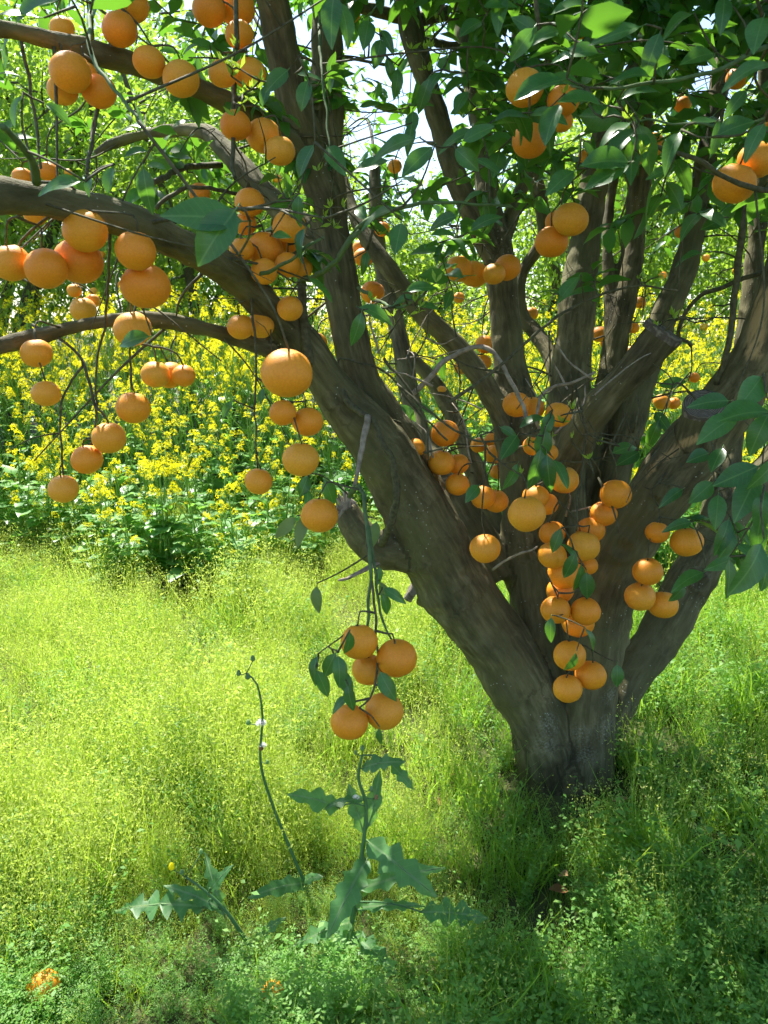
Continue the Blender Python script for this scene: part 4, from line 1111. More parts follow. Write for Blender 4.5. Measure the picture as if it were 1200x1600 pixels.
# ------------------------------------------------------------------ orchard trees beyond the mustard
def orchard_tree(seed, height, spread):
    r_ = np.random.default_rng(seed)
    rr_ = random.Random(seed)
    tr, fo_p, fo_d, fo_n, fo_l = Geo(), [], [], [], []
    segs = []
    base = np.array([0, 0, -0.03])
    nst = rr_.randint(3, 4)
    fork = np.array([0, 0, height * 0.14])
    pp, rad = catmull([base, fork * 0.5, fork], [0.15, 0.12, 0.12], 0.12)
    tr.add(*tube(pp, rad, 9))
    tips_ = []
    br = Geo()
    pts_all = []
    for s in range(nst):
        az = s * 2 * math.pi / nst + rr_.uniform(-0.4, 0.4)
        e1 = fork + np.array([math.cos(az) * spread * 0.35, math.sin(az) * spread * 0.35, height * 0.33])
        e2 = e1 + np.array([math.cos(az) * spread * 0.3, math.sin(az) * spread * 0.3, height * 0.33]) + r_.normal(0, 0.15, 3)
        pp, rad = catmull([fork, (fork + e1) / 2 + r_.normal(0, 0.08, 3), e1, e2], [0.09, 0.07, 0.05, 0.015], 0.12)
        br.add(*tube(pp, rad, 7)); pts_all += list(pp)
    pa = np.array(pts_all)
    cc = np.array([0, 0, height * 0.55])
    for k in range(150):
        u = r_.normal(0, 1, 3); u /= np.linalg.norm(u)
        lump = 0.78 + 0.38 * noise.noise(Vector(u * 2.0) + Vector((seed * 5.0, 0, 0)))
        p = cc + u * np.array([spread, spread, height * 0.48]) * lump * (rr_.random() ** 0.35)
        if p[2] < 0.45:
            continue
        k0 = np.argmin(np.linalg.norm(pa - p, axis=1)); a = pa[k0]
        L_ = np.linalg.norm(p - a)
        pp, rad = catmull([a, (a + p) / 2 + r_.normal(0, 0.08 * L_, 3), p], [0.006 + 0.012 * L_, 0.008, 0.003], 0.15)
        br.add(*tube(pp, rad, 4)); pa = np.vstack([pa, pp])
        # leaf clump round the branch end
        n = rr_.randint(75, 125)
        off_ = r_.normal(0, 1, (n, 3)) * np.array([0.24, 0.24, 0.19])
        q = p + off_
        fo_p.append(q)
        fo_d.append(off_ * 1.5 + r_.normal(0, 0.3, (n, 3)) + np.array([0, 0, -0.25]))
        fo_n.append(r_.normal(0, 0.55, (n, 3)) + np.array([0, 0, 1.0]))
        fo_l.append(r_.uniform(0.06, 0.105, n))
    po, di, no, le = (np.concatenate(z) for z in (fo_p, fo_d, fo_n, fo_l))
    g_ = scatter([leaf_shape(2, 0.26, 0.15, 0.3, 0)], po, frames(di, no), le)
    m1, m2, m3 = tr.mesh('orchard_trunk'), br.mesh('orchard_branches'), g_.mesh('orchard_foliage')
    m1.materials.append(M['twig']); m2.materials.append(M['twig']); m3.materials.append(M['orchard_leaf'])
    return m1, m2, m3
OT = [orchard_tree(3, 5.0, 2.0), orchard_tree(8, 4.6, 1.9), orchard_tree(21, 6.0, 2.2)]
spots = [(-4.5, 9.4, 0, 1.12), (-1.75, 9.2, 1, 1.08), (2.3, 9.6, 1, 0.95), (5.0, 9.3, 0, 1.0), (8.0, 9.8, 2, 1.0), (-6.2, 12.6, 2, 1.15), (-3.2, 12.8, 2, 1.15), (0.4, 12.9, 1, 0.8), (3.6, 13.0, 2, 0.95), (6.6, 12.8, 0, 1.1),
         (-8.6, 16.5, 2, 1.3), (-5.2, 16.2, 2, 1.3), (-2.0, 16.6, 2, 1.1), (1.4, 16.2, 1, 0.85), (5.0, 16.8, 2, 1.1), (8.4, 16.4, 2, 1.1), (-7.6, 9.6, 2, 1.0)]
for i, (x, y, k, hf) in enumerate(spots):
    row = 0 if y < 11 else (1 if y < 15 else 2)
    lab = ['leafy orange tree in the orchard row just behind the mustard', 'leafy orange tree in the second orchard row past the mustard', 'leafy orange tree in the last orchard row against the sky'][row]
    grp = ['orchard row behind the mustard', 'second orchard row', 'last orchard row'][row]
    t = thing('orchard_tree', lab, 'tree', (x, y, 0), grp, i * 2.1)
    sc_ = hf * random.uniform(0.95, 1.05)
    t.scale = (sc_, sc_, sc_ * random.uniform(0.95, 1.08))
    for nm, me in zip(('trunk', 'branches', 'foliage'), OT[k]):
        o = bpy.data.objects.new(nm, me); COL.objects.link(o); o.parent = t
        if nm != 'trunk':
            o['kind'] = 'stuff'
# fruit on the far trees
for i in range(34):
    x, y, k, hf = spots[random.choice([0, 1, 2, 3, 4, 1, 2])]
    az = random.uniform(math.pi * 1.1, math.pi * 1.9)
    p = (x + math.cos(az) * 1.75, y + math.sin(az) * 1.75, random.uniform(0.9, 3.2))
    add_orange(p, random.uniform(0.075, 0.09), 'small distant orange on a tree of the row behind the mustard', 'oranges on the far orchard trees', calyx=False)

# ------------------------------------------------------------------ mustard stand
def broad_leaf(ns, seed, width=0.3):
    r_ = random.Random(seed)
    Vv = []
    for i in range(ns + 1):
        t = i / ns
        w = width * (0.12 + 0.9 * math.sin(math.pi * min(1, t * 0.92 + 0.06)) ** 0.7) * (0.35 if t < 0.22 else 1) * r_.uniform(0.85, 1.15)
        if i == ns:
            w = 0.03
        zc = 0.18 * t - 0.42 * t * t
        wv = 0.05 * math.sin(t * 11 + seed)
        Vv += [(t, w, zc + 0.12 * w + wv), (t, 0, zc), (t, -w, zc + 0.12 * w - wv)]
    q = []
    for i in range(ns):
        a = 3 * i
        q += [(a, a + 1, a + 4, a + 3), (a + 1, a + 2, a + 5, a + 4)]
    return np.array(Vv), [np.array(q)]
BL = [broad_leaf(5, s) for s in range(4)]
BLM = []
for b in BL:
    g = Geo(); g.add(*b); me = g.mesh('mustard_leaf'); me.materials.append(M['mustard_leaf']); BLM.append(me)
def flower_base():
    Vv, q = [], []
    for i in range(4):
        a = i * math.pi / 2
        c, s = math.cos(a), math.sin(a)
        k = len(Vv)
        for u, w, z in ((0.08, 0, 0), (0.6, 0.34, 0.2), (1.0, 0, 0.15), (0.6, -0.34, 0.2)):
            Vv.append((u * c - w * s, u * s + w * c, z))
        q.append((k, k + 1, k + 2, k + 3))
    return np.array(Vv), [np.array(q)]
FB = [flower_base()]
def flower_head(seed):
    r_ = np.random.default_rng(seed)
    n = 20
    z = r_.random(n) ** 0.8
    az = np.arange(n) * 2.4
    rad = 0.027 * (1.05 - 0.65 * z)
    p = np.stack([np.cos(az) * rad, np.sin(az) * rad, z * 0.05 - 0.012], -1)
    d = rng.normal(0, 0.3, (n, 3)) + np.array([1, 0, 0])
    up = np.stack([np.cos(az) * 0.9, np.sin(az) * 0.9, np.full(n, 0.7)], -1) + r_.normal(0, 0.3, (n, 3))
    fr = frames(np.cross(up, [0.3, 0.2, 1.0]) + 1e-4, up)
    return scatter(FB, p, fr, r_.uniform(0.0075, 0.0105, n))
FH = []
for s in range(4):
    me = flower_head(s).mesh('flower_head', smooth=False); me.materials.append(M['petal']); FH.append(me)
def mustard(seed, h, leaves, heads):
    """stem mesh, list of leaf placements, list of flower head placements"""
    r_ = random.Random(seed)
    g = Geo()
    lean = np.array([r_.uniform(-0.12, 0.12), r_.uniform(-0.12, 0.12), 1.0]) * h
    pp, rr = catmull([(0, 0, -0.02), lean * 0.5 + np.array([r_.uniform(-.03, .03), r_.uniform(-.03, .03), 0]), lean], [0.007, 0.0055, 0.0025], 0.12)
    g.add(*tube(pp, rr, 5))
    hd, lf = [(lean, 1.1)], []
    for k in range(heads - 1):
        t = r_.uniform(0.42, 0.93)
        a = lean * t
        az = r_.uniform(0, 6.28)
        L_ = h * r_.uniform(0.14, 0.34)
        e = a + np.array([math.cos(az) * L_ * 0.5, math.sin(az) * L_ * 0.5, L_ * 0.9])
        pp, rr = catmull([a, (a + e) / 2 + np.array([math.cos(az), math.sin(az), 0]) * L_ * 0.08, e], [0.0035, 0.0028, 0.0018], 0.12)
        g.add(*tube(pp, rr, 4))
        hd.append((e, r_.uniform(0.65, 1.1)))
        # seed pods
        for s in range(5):
            q = pp[len(pp) // 2] + (e - pp[len(pp) // 2]) * r_.random() * 0.8
            v = np.array([r_.uniform(-1, 1), r_.uniform(-1, 1), 0.9]); v /= np.linalg.norm(v)
            g.add(*tube([q, q + v * 0.03], [0.0014, 0.0007], 3, False))
    for k in range(leaves):
        t = r_.random() ** 1.5 * 0.72 + 0.03
        a = lean * t
        az = k * 2.4 + r_.uniform(-0.5, 0.5)
        el = r_.uniform(0.1, 0.7)
        lf.append((a, (math.cos(az) * math.cos(el), math.sin(az) * math.cos(el), math.sin(el)), (1.15 - t * 1.0) * r_.uniform(0.10, 0.21) * (0.6 + 0.4 * h) * (1.45 if h < 0.8 else 1.1)))
    me = g.mesh('mustard_stem'); me.materials.append(M['mustard_stem'])
    return me, lf, hd
MV = [mustard(s, h, lv, hd) for s, (h, lv, hd) in enumerate([(1.35, 12, 12), (1.2, 11, 13), (1.45, 11, 12), (1.05, 12, 10), (1.25, 13, 14), (0.75, 18, 7), (0.55, 17, 3)])]
def bake(v):
    """leaves and heads of a variant baked to one mesh each, for plants too far back to show their parts"""
    me, lf, hd = v
    r_ = np.random.default_rng(4)
    po = np.array([l[0] for l in lf]); di = np.array([l[1] for l in lf]); sc_ = np.array([l[2] for l in lf])
    lm = scatter(BL, po, frames(di, np.repeat([[0, 0, 1.0]], len(lf), 0)), sc_).mesh('mustard_leaves'); lm.materials.append(M['mustard_leaf'])
    g = Geo()
    for p, s in hd:
        h = flower_head(random.randrange(99))
        g.add(np.concatenate(h.V) * s + p, [np.concatenate(h.F[4])], np.concatenate(h.A))
    fm = g.mesh('mustard_flowers', smooth=False); fm.materials.append(M['petal'])
    return lm, fm
MB_ = [bake(v) for v in MV]
MV_H = [1.35, 1.2, 1.45, 1.05, 1.25, 0.75, 0.55]
def front_y(x):
    """front edge of the stand"""
    e = 4.15 + 0.35 * math.sin(x * 2.3 + 0.5)
    if x > -0.75:
        e += 0.45 * min(1, (x + 0.75) / 0.4)
    return e
cells = []
for iy in range(22):
    for ix in range(44):
        x = -5.2 + ix * 0.25 + random.uniform(-0.12, 0.12); y = 3.9 + iy * 0.22 + random.uniform(-0.11, 0.11)
        if y < front_y(x):
            continue
        px_, py_, d_ = proj(np.array([x, y, 0.8]))
        cells.append((x, y, px_))
vis = sorted([c for c in cells if -60 < c[2] < 1260], key=lambda c: c[1] - front_y(c[0]))
for _ in range(60):                                   # extra low plants along the front
    x = random.uniform(-3.2, 2.6); y = front_y(x) + random.uniform(-0.12, 0.55)
    px_, py_, d_ = proj(np.array([x, y, 0.3]))
    if -60 < px_ < 1260:
        vis.append((x, y, px_))
vis.sort(key=lambda c: c[1] - front_y(c[0]))
rest = [c for c in cells if not (-60 < c[2] < 1260)]
near, far = vis[:280], vis[280:]
for i, (x, y, _) in enumerate(near):
    dep = y - front_y(x)
    k = random.choice([5, 6, 6]) if dep < 0.35 else (random.choice([3, 5, 5, 1]) if dep < 0.8 else random.choice([0, 1, 2, 3, 4, 3]))
    me, lf, hd = MV[k]
    lab = 'low leafy mustard plant at the edge of the mown grass' if dep < 0.35 else ('mustard plant with few flowers just inside the stand' if dep < 0.7 else 'tall yellow flowering mustard plant inside the dense stand')
    lab = lab.replace('mown grass', 'seeding grass')
    grp = 'mustard plants at the grass edge' if dep < 0.35 else ('mustard plants just inside the stand' if dep < 0.7 else 'tall mustard plants in the stand')
    t = thing('mustard_plant', lab, 'mustard plant', (x, y, ground_z(x, y)), grp, random.uniform(0, 6.28))
    hw_ = MV_H[k]
    want = min(1.38, 0.50 + 0.50 * dep) * random.uniform(0.85, 1.15)
    sz = max(0.6, min(1.25, want / hw_))
    t.scale = (0.5 + 0.5 * sz, 0.5 + 0.5 * sz, sz)
    o = bpy.data.objects.new('stem', me); COL.objects.link(o); o.parent = t
    if i < 90:
        for a, d, s in lf:
            q = bpy.data.objects.new('leaf', random.choice(BLM)); COL.objects.link(q); q.parent = t
            fr = frames(np.array([d]), np.array([[0, 0, 1.0]]))[0]
            q.location = tuple(a); q.rotation_euler = Matrix(fr.tolist()).to_euler(); q.scale = (s,) * 3
        for a, s in hd:
            q = bpy.data.objects.new('flower_head', random.choice(FH)); COL.objects.link(q); q.parent = t
            q.location = tuple(a); q.scale = (s,) * 3; q.rotation_euler = (random.uniform(-.4, .4), random.uniform(-.4, .4), random.uniform(0, 6))
    else:
        for nm, m2 in zip(('foliage', 'flower_heads'), MB_[k]):
            q = bpy.data.objects.new(nm, m2); COL.objects.link(q); q.parent = t
            q['kind'] = 'stuff'

# ------------------------------------------------------------------ scattering "stuff" with geometry nodes
def scatter_object(name, pts, rots, scls, idxs, sources, **props):
    """one object whose points carry small plants picked from a list of source meshes"""
    n = len(pts)
    me = bpy.data.meshes.new(name)
    me.vertices.add(n); me.vertices.foreach_set('co', np.asarray(pts, np.float32).ravel())
    a = me.attributes.new('rot', 'FLOAT_VECTOR', 'POINT'); a.data.foreach_set('vector', np.asarray(rots, np.float32).ravel())
    a = me.attributes.new('scl', 'FLOAT', 'POINT'); a.data.foreach_set('value', np.asarray(scls, np.float32))
    a = me.attributes.new('idx', 'INT', 'POINT'); a.data.foreach_set('value', np.asarray(idxs, np.int32))
    me.update()
    src = bpy.data.collections.new(name + '_pieces')
    for i, s in enumerate(sources):
        o = bpy.data.objects.new('%s_piece_%02d' % (name, i), s)
        src.objects.link(o)
    nt = bpy.data.node_groups.new(name, 'GeometryNodeTree')
    nt.interface.new_socket('Geometry', in_out='INPUT', socket_type='NodeSocketGeometry')
    nt.interface.new_socket('Geometry', in_out='OUTPUT', socket_type='NodeSocketGeometry')
    N = nt.nodes.new
    gi, go = N('NodeGroupInput'), N('NodeGroupOutput')
    ci = N('GeometryNodeCollectionInfo'); ci.inputs['Collection'].default_value = src
    ci.inputs['Separate Children'].default_value = True; ci.inputs['Reset Children'].default_value = True
    iop = N('GeometryNodeInstanceOnPoints'); iop.inputs['Pick Instance'].default_value = True
    def attr(nm, tp):
        q = N('GeometryNodeInputNamedAttribute'); q.data_type = tp; q.inputs['Name'].default_value = nm
        return next(o for o in q.outputs if o.enabled and o.name == 'Attribute')
    L = nt.links.new
    L(gi.outputs[0], iop.inputs['Points']); L(ci.outputs[0], iop.inputs['Instance'])
    L(attr('idx', 'INT'), iop.inputs['Instance Index'])
    e2r = N('FunctionNodeEulerToRotation'); L(attr('rot', 'FLOAT_VECTOR'), e2r.inputs[0]); L(e2r.outputs[0], iop.inputs['Rotation'])
    L(attr('scl', 'FLOAT'), iop.inputs['Scale'])
    L(iop.outputs[0], go.inputs[0])
    o = obj(name, me, None, None, None, kind='stuff', **props)
    md = o.modifiers.new('scatter', 'NODES'); md.node_group = nt
    return o

# far mustard: whole plants joined
def joined_mustard(k):
    me, _, _ = MV[k]; lm, fm = MB_[k]
    V_, F_, A_, mi = [], [], [], []
    off_ = 0
    out = bpy.data.meshes.new('mustard_whole')
    verts, faces, mats_i, att = [], [], [], []
    for j, m_ in enumerate((me, lm, fm)):
        vv = np.zeros(len(m_.vertices) * 3, np.float32); m_.vertices.foreach_get('co', vv)
        verts.append(vv.reshape(-1, 3))
        for p in m_.polygons:
            faces.append([v + off_ for v in p.vertices]); mats_i.append(j)
        aa = np.zeros(len(m_.vertices), np.float32); m_.attributes['rnd'].data.foreach_get('value', aa); att.append(aa)
        off_ += len(m_.vertices)
    out.from_pydata(np.vstack(verts).tolist(), [], faces)
    out.polygons.foreach_set('material_index', mats_i)
    at = out.attributes.new('rnd', 'FLOAT', 'POINT'); at.data.foreach_set('value', np.concatenate(att))
    for m_ in ('mustard_stem', 'mustard_leaf', 'petal'):
        out.materials.append(M[m_])
    out.update()
    return out
JM = [joined_mustard(k) for k in range(5)]
far = far + rest
fx = [(x, y, ground_z(x, y)) for x, y, _ in far]
scatter_object('mustard_stand', fx, [(0, 0, random.uniform(0, 6.28)) for _ in far], [random.uniform(0.9, 1.2) for _ in far], [random.randrange(5) for _ in far], JM,
               label='dense mass of yellow mustard flowers beyond the nearer plants', category='mustard')

# ------------------------------------------------------------------ grass and weeds
def ribbon(g, base, tip, w, bend, a=0.0, n=3):
    base, tip = np.asarray(base, float), np.asarray(tip, float)
    d = tip - base
    side = np.cross(d, rng.normal(0, 1, 3)); side /= np.linalg.norm(side) + 1e-9
    Vv = []
    for i in range(n + 1):
        t = i / n
        c = base + d * t + np.asarray(bend) * t * t
        ww = w * (1 - t ** 1.6) + 0.0003
        Vv += [c + side * ww / 2, c - side * ww / 2]
    q = [(2 * i, 2 * i + 1, 2 * i + 3, 2 * i + 2) for i in range(n)]
    g.add(Vv, np.array(q), a)
def join_geo(name, lst):
    fs, mi, off_ = {3: [], 4: []}, {3: [], 4: []}, 0
    for j, (g, _) in enumerate(lst):
        for k in (3, 4):
            for f in g.F[k]:
                fs[k].append(f + off_); mi[k].append(np.full(len(f), j))
        off_ += g.n
    ks = [k for k in (3, 4) if fs[k]]
    me = np_mesh(name, np.concatenate([np.concatenate(g.V) for g, _ in lst]), [np.concatenate(fs[k]) for k in ks], {'rnd': np.concatenate([np.concatenate(g.A) for g, _ in lst])}, False)
    me.polygons.foreach_set('material_index', np.concatenate([np.concatenate(mi[k]) for k in ks]).astype(np.int32))
    for _, m_ in lst:
        me.materials.append(M[m_])
    return me
def seed_clump(seed):
    r_ = random.Random(seed); g = Geo(); gs = Geo()
    for s in range(11):
        b = np.array([r_.gauss(0, 0.04), r_.gauss(0, 0.04), -0.01])
        h = r_.uniform(0.16, 0.32)
        ln = np.array([r_.gauss(0, 0.05), r_.gauss(0, 0.05), h])
        ribbon(g, b, b + ln, 0.0016, (r_.gauss(0, 0.02), r_.gauss(0, 0.02), 0), r_.random(), 2)
        n = 17
        for k in range(n):                            # panicle of small spikelets on fine branchlets
            t = 1 - 0.45 * r_.random() ** 0.9
            spread = (1.05 - t) * 0.075 + 0.004
            c = b + ln * t + np.array([r_.gauss(0, spread), r_.gauss(0, spread), r_.uniform(0, 0.01)])
            v = np.array([r_.uniform(-1, 1), r_.uniform(-1, 1), r_.uniform(0.1, 1)]); v = v / np.linalg.norm(v) * r_.uniform(0.003, 0.0058)
            sd = np.cross(v, [r_.gauss(0, 1), r_.gauss(0, 1), r_.gauss(0, 1)]); sd = sd / (np.linalg.norm(sd) + 1e-9) * 0.0016
            gs.add([c - v, c + sd, c + v, c - sd], np.array([(0, 1, 2, 3)]), r_.random())
    for s in range(10):
        b = np.array([r_.gauss(0, 0.03), r_.gauss(0, 0.03), -0.01])
        ribbon(g, b, b + np.array([r_.gauss(0, 0.05), r_.gauss(0, 0.05), r_.uniform(0.06, 0.15)]), 0.0028, (r_.gauss(0, 0.03), r_.gauss(0, 0.03), -0.02), r_.random())
    g_all = join_geo('seed_clump', [(g, 'seed_grass'), (gs, 'spikelet')])
    return g_all
def blade_clump(seed, h0, h1, n, w):
    r_ = random.Random(seed); g = Geo()
    for s in range(n):
        b = np.array([r_.gauss(0, 0.03), r_.gauss(0, 0.03), -0.01])
        h = r_.uniform(h0, h1)
        ribbon(g, b, b + np.array([r_.gauss(0, h * 0.3), r_.gauss(0, h * 0.3), h]), w * r_.uniform(0.6, 1.2), (r_.gauss(0, h * 0.25), r_.gauss(0, h * 0.25), -h * r_.uniform(0, 0.3)), r_.random(), 4)
    return g.mesh('blade_clump')
def forb_clump(seed, n, h0, h1, ls, fine=False):
    r_ = random.Random(seed); g = Geo()
    for s in range(n):
        b = np.array([r_.gauss(0, 0.03), r_.gauss(0, 0.03), -0.01])
        h = r_.uniform(h0, h1)
        tip = b + np.array([r_.gauss(0, h * 0.4), r_.gauss(0, h * 0.4), h])
        ribbon(g, b, tip, 0.0022, (0, 0, 0), r_.random(), 2)
        m = 11 if not fine else 12
        for k in range(m):
            t = 0.2 + 0.8 * k / (m - 1)
            c = b + (tip - b) * t
            az = k * 2.4 + r_.random()
            el = r_.uniform(-0.1, 0.8)
            v = np.array([math.cos(az) * math.cos(el), math.sin(az) * math.cos(el), math.sin(el)])
            l_ = ls * r_.uniform(0.6, 1.2)
            sd = np.cross(v, [0, 0, 1]) + np.array([0, 0, r_.gauss(0, 0.3)]); sd = sd / (np.linalg.norm(sd) + 1e-9)
            if fine:                                  # finely cut leaf: narrow lobes
                for j in range(5):
                    q = c + v * l_ * (0.25 + 0.18 * j)
                    vv = v * 0.6 + sd * (0.9 if j % 2 else -0.9); vv = vv / np.linalg.norm(vv) * l_ * 0.42
                    s2 = np.cross(vv, [0, 0, 1.0]); s2 = s2 / (np.linalg.norm(s2) + 1e-9) * l_ * 0.09
                    g.add([q, q + vv * 0.5 + s2, q + vv, q + vv * 0.5 - s2], np.array([(0, 1, 2, 3)]), r_.random())
            else:
                g.add([c, c + v * l_ * 0.55 + sd * l_ * 0.3, c + v * l_ + np.array([0, 0, -l_ * 0.2]), c + v * l_ * 0.55 - sd * l_ * 0.3], np.array([(0, 1, 2, 3)]), r_.random())
    return g.mesh('forb_clump', smooth=False)
SC = [seed_clump(s) for s in range(6)]
BC = [blade_clump(10 + s, 0.10, 0.26, 15, 0.0045) for s in range(5)]
FC = [forb_clump(20 + s, 7, 0.08, 0.2, 0.017) for s in range(4)]
FF = [forb_clump(30 + s, 6, 0.08, 0.2, 0.03, True) for s in range(4)]
DC = [blade_clump(40 + s, 0.02, 0.10, 7, 0.003) for s in range(3)]
for lst, k in ((BC, 'blade'), (FC, 'forb'), (FF, 'forb'), (DC, 'dry')):
    for m_ in lst:
        m_.materials.append(M[k])

def fbm(x, y, s, o=0.0):
    return noise.noise(Vector((x * s + o, y * s - o, o * 1.7)))
kinds = {'seed': ([], SC), 'blade': ([], BC), 'forb': ([], FC), 'fern': ([], FF), 'dry': ([], DC)}
def put(kind, x, y, s):
    kinds[kind][0].append((x, y, ground_z(x, y), random.gauss(0, 0.08), random.gauss(0, 0.08), random.uniform(0, 6.28), s))
LOW = []
for lx, ly, lr, lf_ in ((545, 1470, 0.16, 0.55), (600, 1480, 0.12, 0.6), (480, 1430, 0.12, 0.55), (500, 1490, 0.12, 0.6), (380, 1470, 0.13, 0.5), (310, 1470, 0.13, 0.5), (240, 1480, 0.12, 0.5), (340, 1530, 0.12, 0.6), (460, 1380, 0.10, 0.6), (840, 1250, 0.13, 0.22), (890, 1255, 0.14, 0.22), (950, 1245, 0.13, 0.22), (800, 1235, 0.10, 0.3), (1150, 1355, 0.14, 0.3), (880, 1390, 0.10, 0.5)):
    q = G(lx, ly); LOW.append((q[0], q[1], lr, lf_))
N_PTS = 14000
tx, ty = tree_base[0], tree_base[1]
for i in range(N_PTS):
    y = 0.75 + 4.9 * random.random() ** 0.85 if i < 12500 else random.uniform(1.0, 2.1)
    hw = 0.56 * y + 0.55
    x = random.uniform(-hw, hw)
    if math.hypot(x - tx, (y - ty)) < 0.17:
        continue
    if (fbm(x, y, 2.6, 57.0) < -0.2 or fbm(x, y, 5.5, 71.0) < -0.25) and y > 1.9 and random.random() < 0.5:      # thin spots
        continue
    if math.hypot(x - LOW[-2][0], y - LOW[-2][1]) < 0.13 and random.random() < 0.7:
        continue
    px_, py_, d_ = proj(np.array([x, y, 0.1]))
    # open sunny side: seeding grass; shade of the crown and near edge: leafy weeds and green blades
    w_seed = 1.2 if px_ < 720 else 0.28
    if py_ > 1400:
        w_seed *= max(0.10, 1 - (py_ - 1400) / 130)
    w_seed *= 0.75 + 0.9 * fbm(x, y, 0.9, 3.0)
    w_blade = 0.42 + 0.45 * (px_ > 700) + 0.35 * fbm(x, y, 1.3, 9.0)
    w_forb = 0.16 + 0.4 * (px_ > 760) + 0.5 * (py_ > 1430) + 0.3 * fbm(x, y, 1.7, 15.0)
    w_fern = 0.05 + 0.55 * (py_ > 1420 and px_ < 620) + 0.25 * (py_ > 1350) + 0.2 * fbm(x, y, 1.5, 21.0)
    w_dry = 0.10
    ws = [max(0.0, w) for w in (w_seed, w_blade, w_forb, w_fern, w_dry)]
    k = random.choices(('seed', 'blade', 'forb', 'fern', 'dry'), ws)[0]
    hgt = 0.84 + 0.8 * fbm(x, y, 2.2, 33.0) + 0.85 * fbm(x, y, 5.0, 41.0)
    near_f = 0.85 if py_ > 1350 else 1.0
    for lx, ly, lr, lf_ in LOW:
        if (x - lx) ** 2 + (y - ly) ** 2 < lr * lr:
            hgt = min(hgt, lf_ * 0.85)
    put(k, x, y, max(0.26, hgt) * random.uniform(0.75, 1.2) * near_f)
LABG = {'seed': ('seeding_grass', 'fine yellow-green seeding grass across the sunny meadow', 'grass'), 'blade': ('blade_grass', 'bright green grass blades around the trunk', 'grass'),
        'forb': ('low_weeds', 'small round-leaved weeds growing among the grass', 'weeds'), 'fern': ('feathery_weeds', 'feathery cut-leaved weeds low in the grass', 'weeds'), 'dry': ('dry_straw', 'short dry straw between the grass', 'straw')}
for k, (lst, src) in kinds.items():
    a = np.array(lst)
    nm, lab, cat = LABG[k]
    scatter_object(nm, a[:, :3], a[:, 3:6], a[:, 6], rng.integers(0, len(src), len(a)), src, label=lab, category=cat)

# ------------------------------------------------------------------ sow thistles in the grass
def lobed_leaf(seed, width=0.24, lobes=5, deep=0.55):
    r_ = random.Random(seed)
    n = lobes * 4 + 2
    Vv = []
    for i in range(n + 1):
        t = i / n
        env = width * math.sin(math.pi * min(1.0, 0.08 + t * 0.92)) ** 0.75
        ph = (t * lobes) % 1.0
        saw = (1 - deep) + deep * (1 - abs(ph - 0.62) / 0.62 if ph < 0.62 else 1 - (ph - 0.62) / 0.38)
        w = max(env * saw, 0.01)
        back = 0.06 * (saw - 0.5)
        zc = 0.20 * t - 0.42 * t * t
        z1 = zc + 0.10 * w + 0.03 * math.sin(t * 17 + seed)
        Vv += [(t - back, w, z1), (t, 0, zc), (t - back, -w * r_.uniform(0.9, 1.1), z1)]
    q = []
    for i in range(n):
        a = 3 * i
        q += [(a, a + 1, a + 4, a + 3), (a + 1, a + 2, a + 5, a + 4)]
    g = Geo(); g.add(np.array(Vv), [np.array(q)])
    Vt, f = tube([(-0.05, 0, 0), (0.5, 0, 0.006), (0.95, 0, -0.17)], [0.016, 0.011, 0.004], 4)
    g.add(Vt + np.array([0, 0, 0.0]), f)
    return g.mesh('lobed_leaf')
TL = {}
def thistle_leaf_mesh(seed, width, lobes, deep):
    key = (seed, width, lobes, deep)
    if key not in TL:
        m_ = lobed_leaf(*key); m_.materials.append(M['thistle']); TL[key] = m_
    return TL[key]
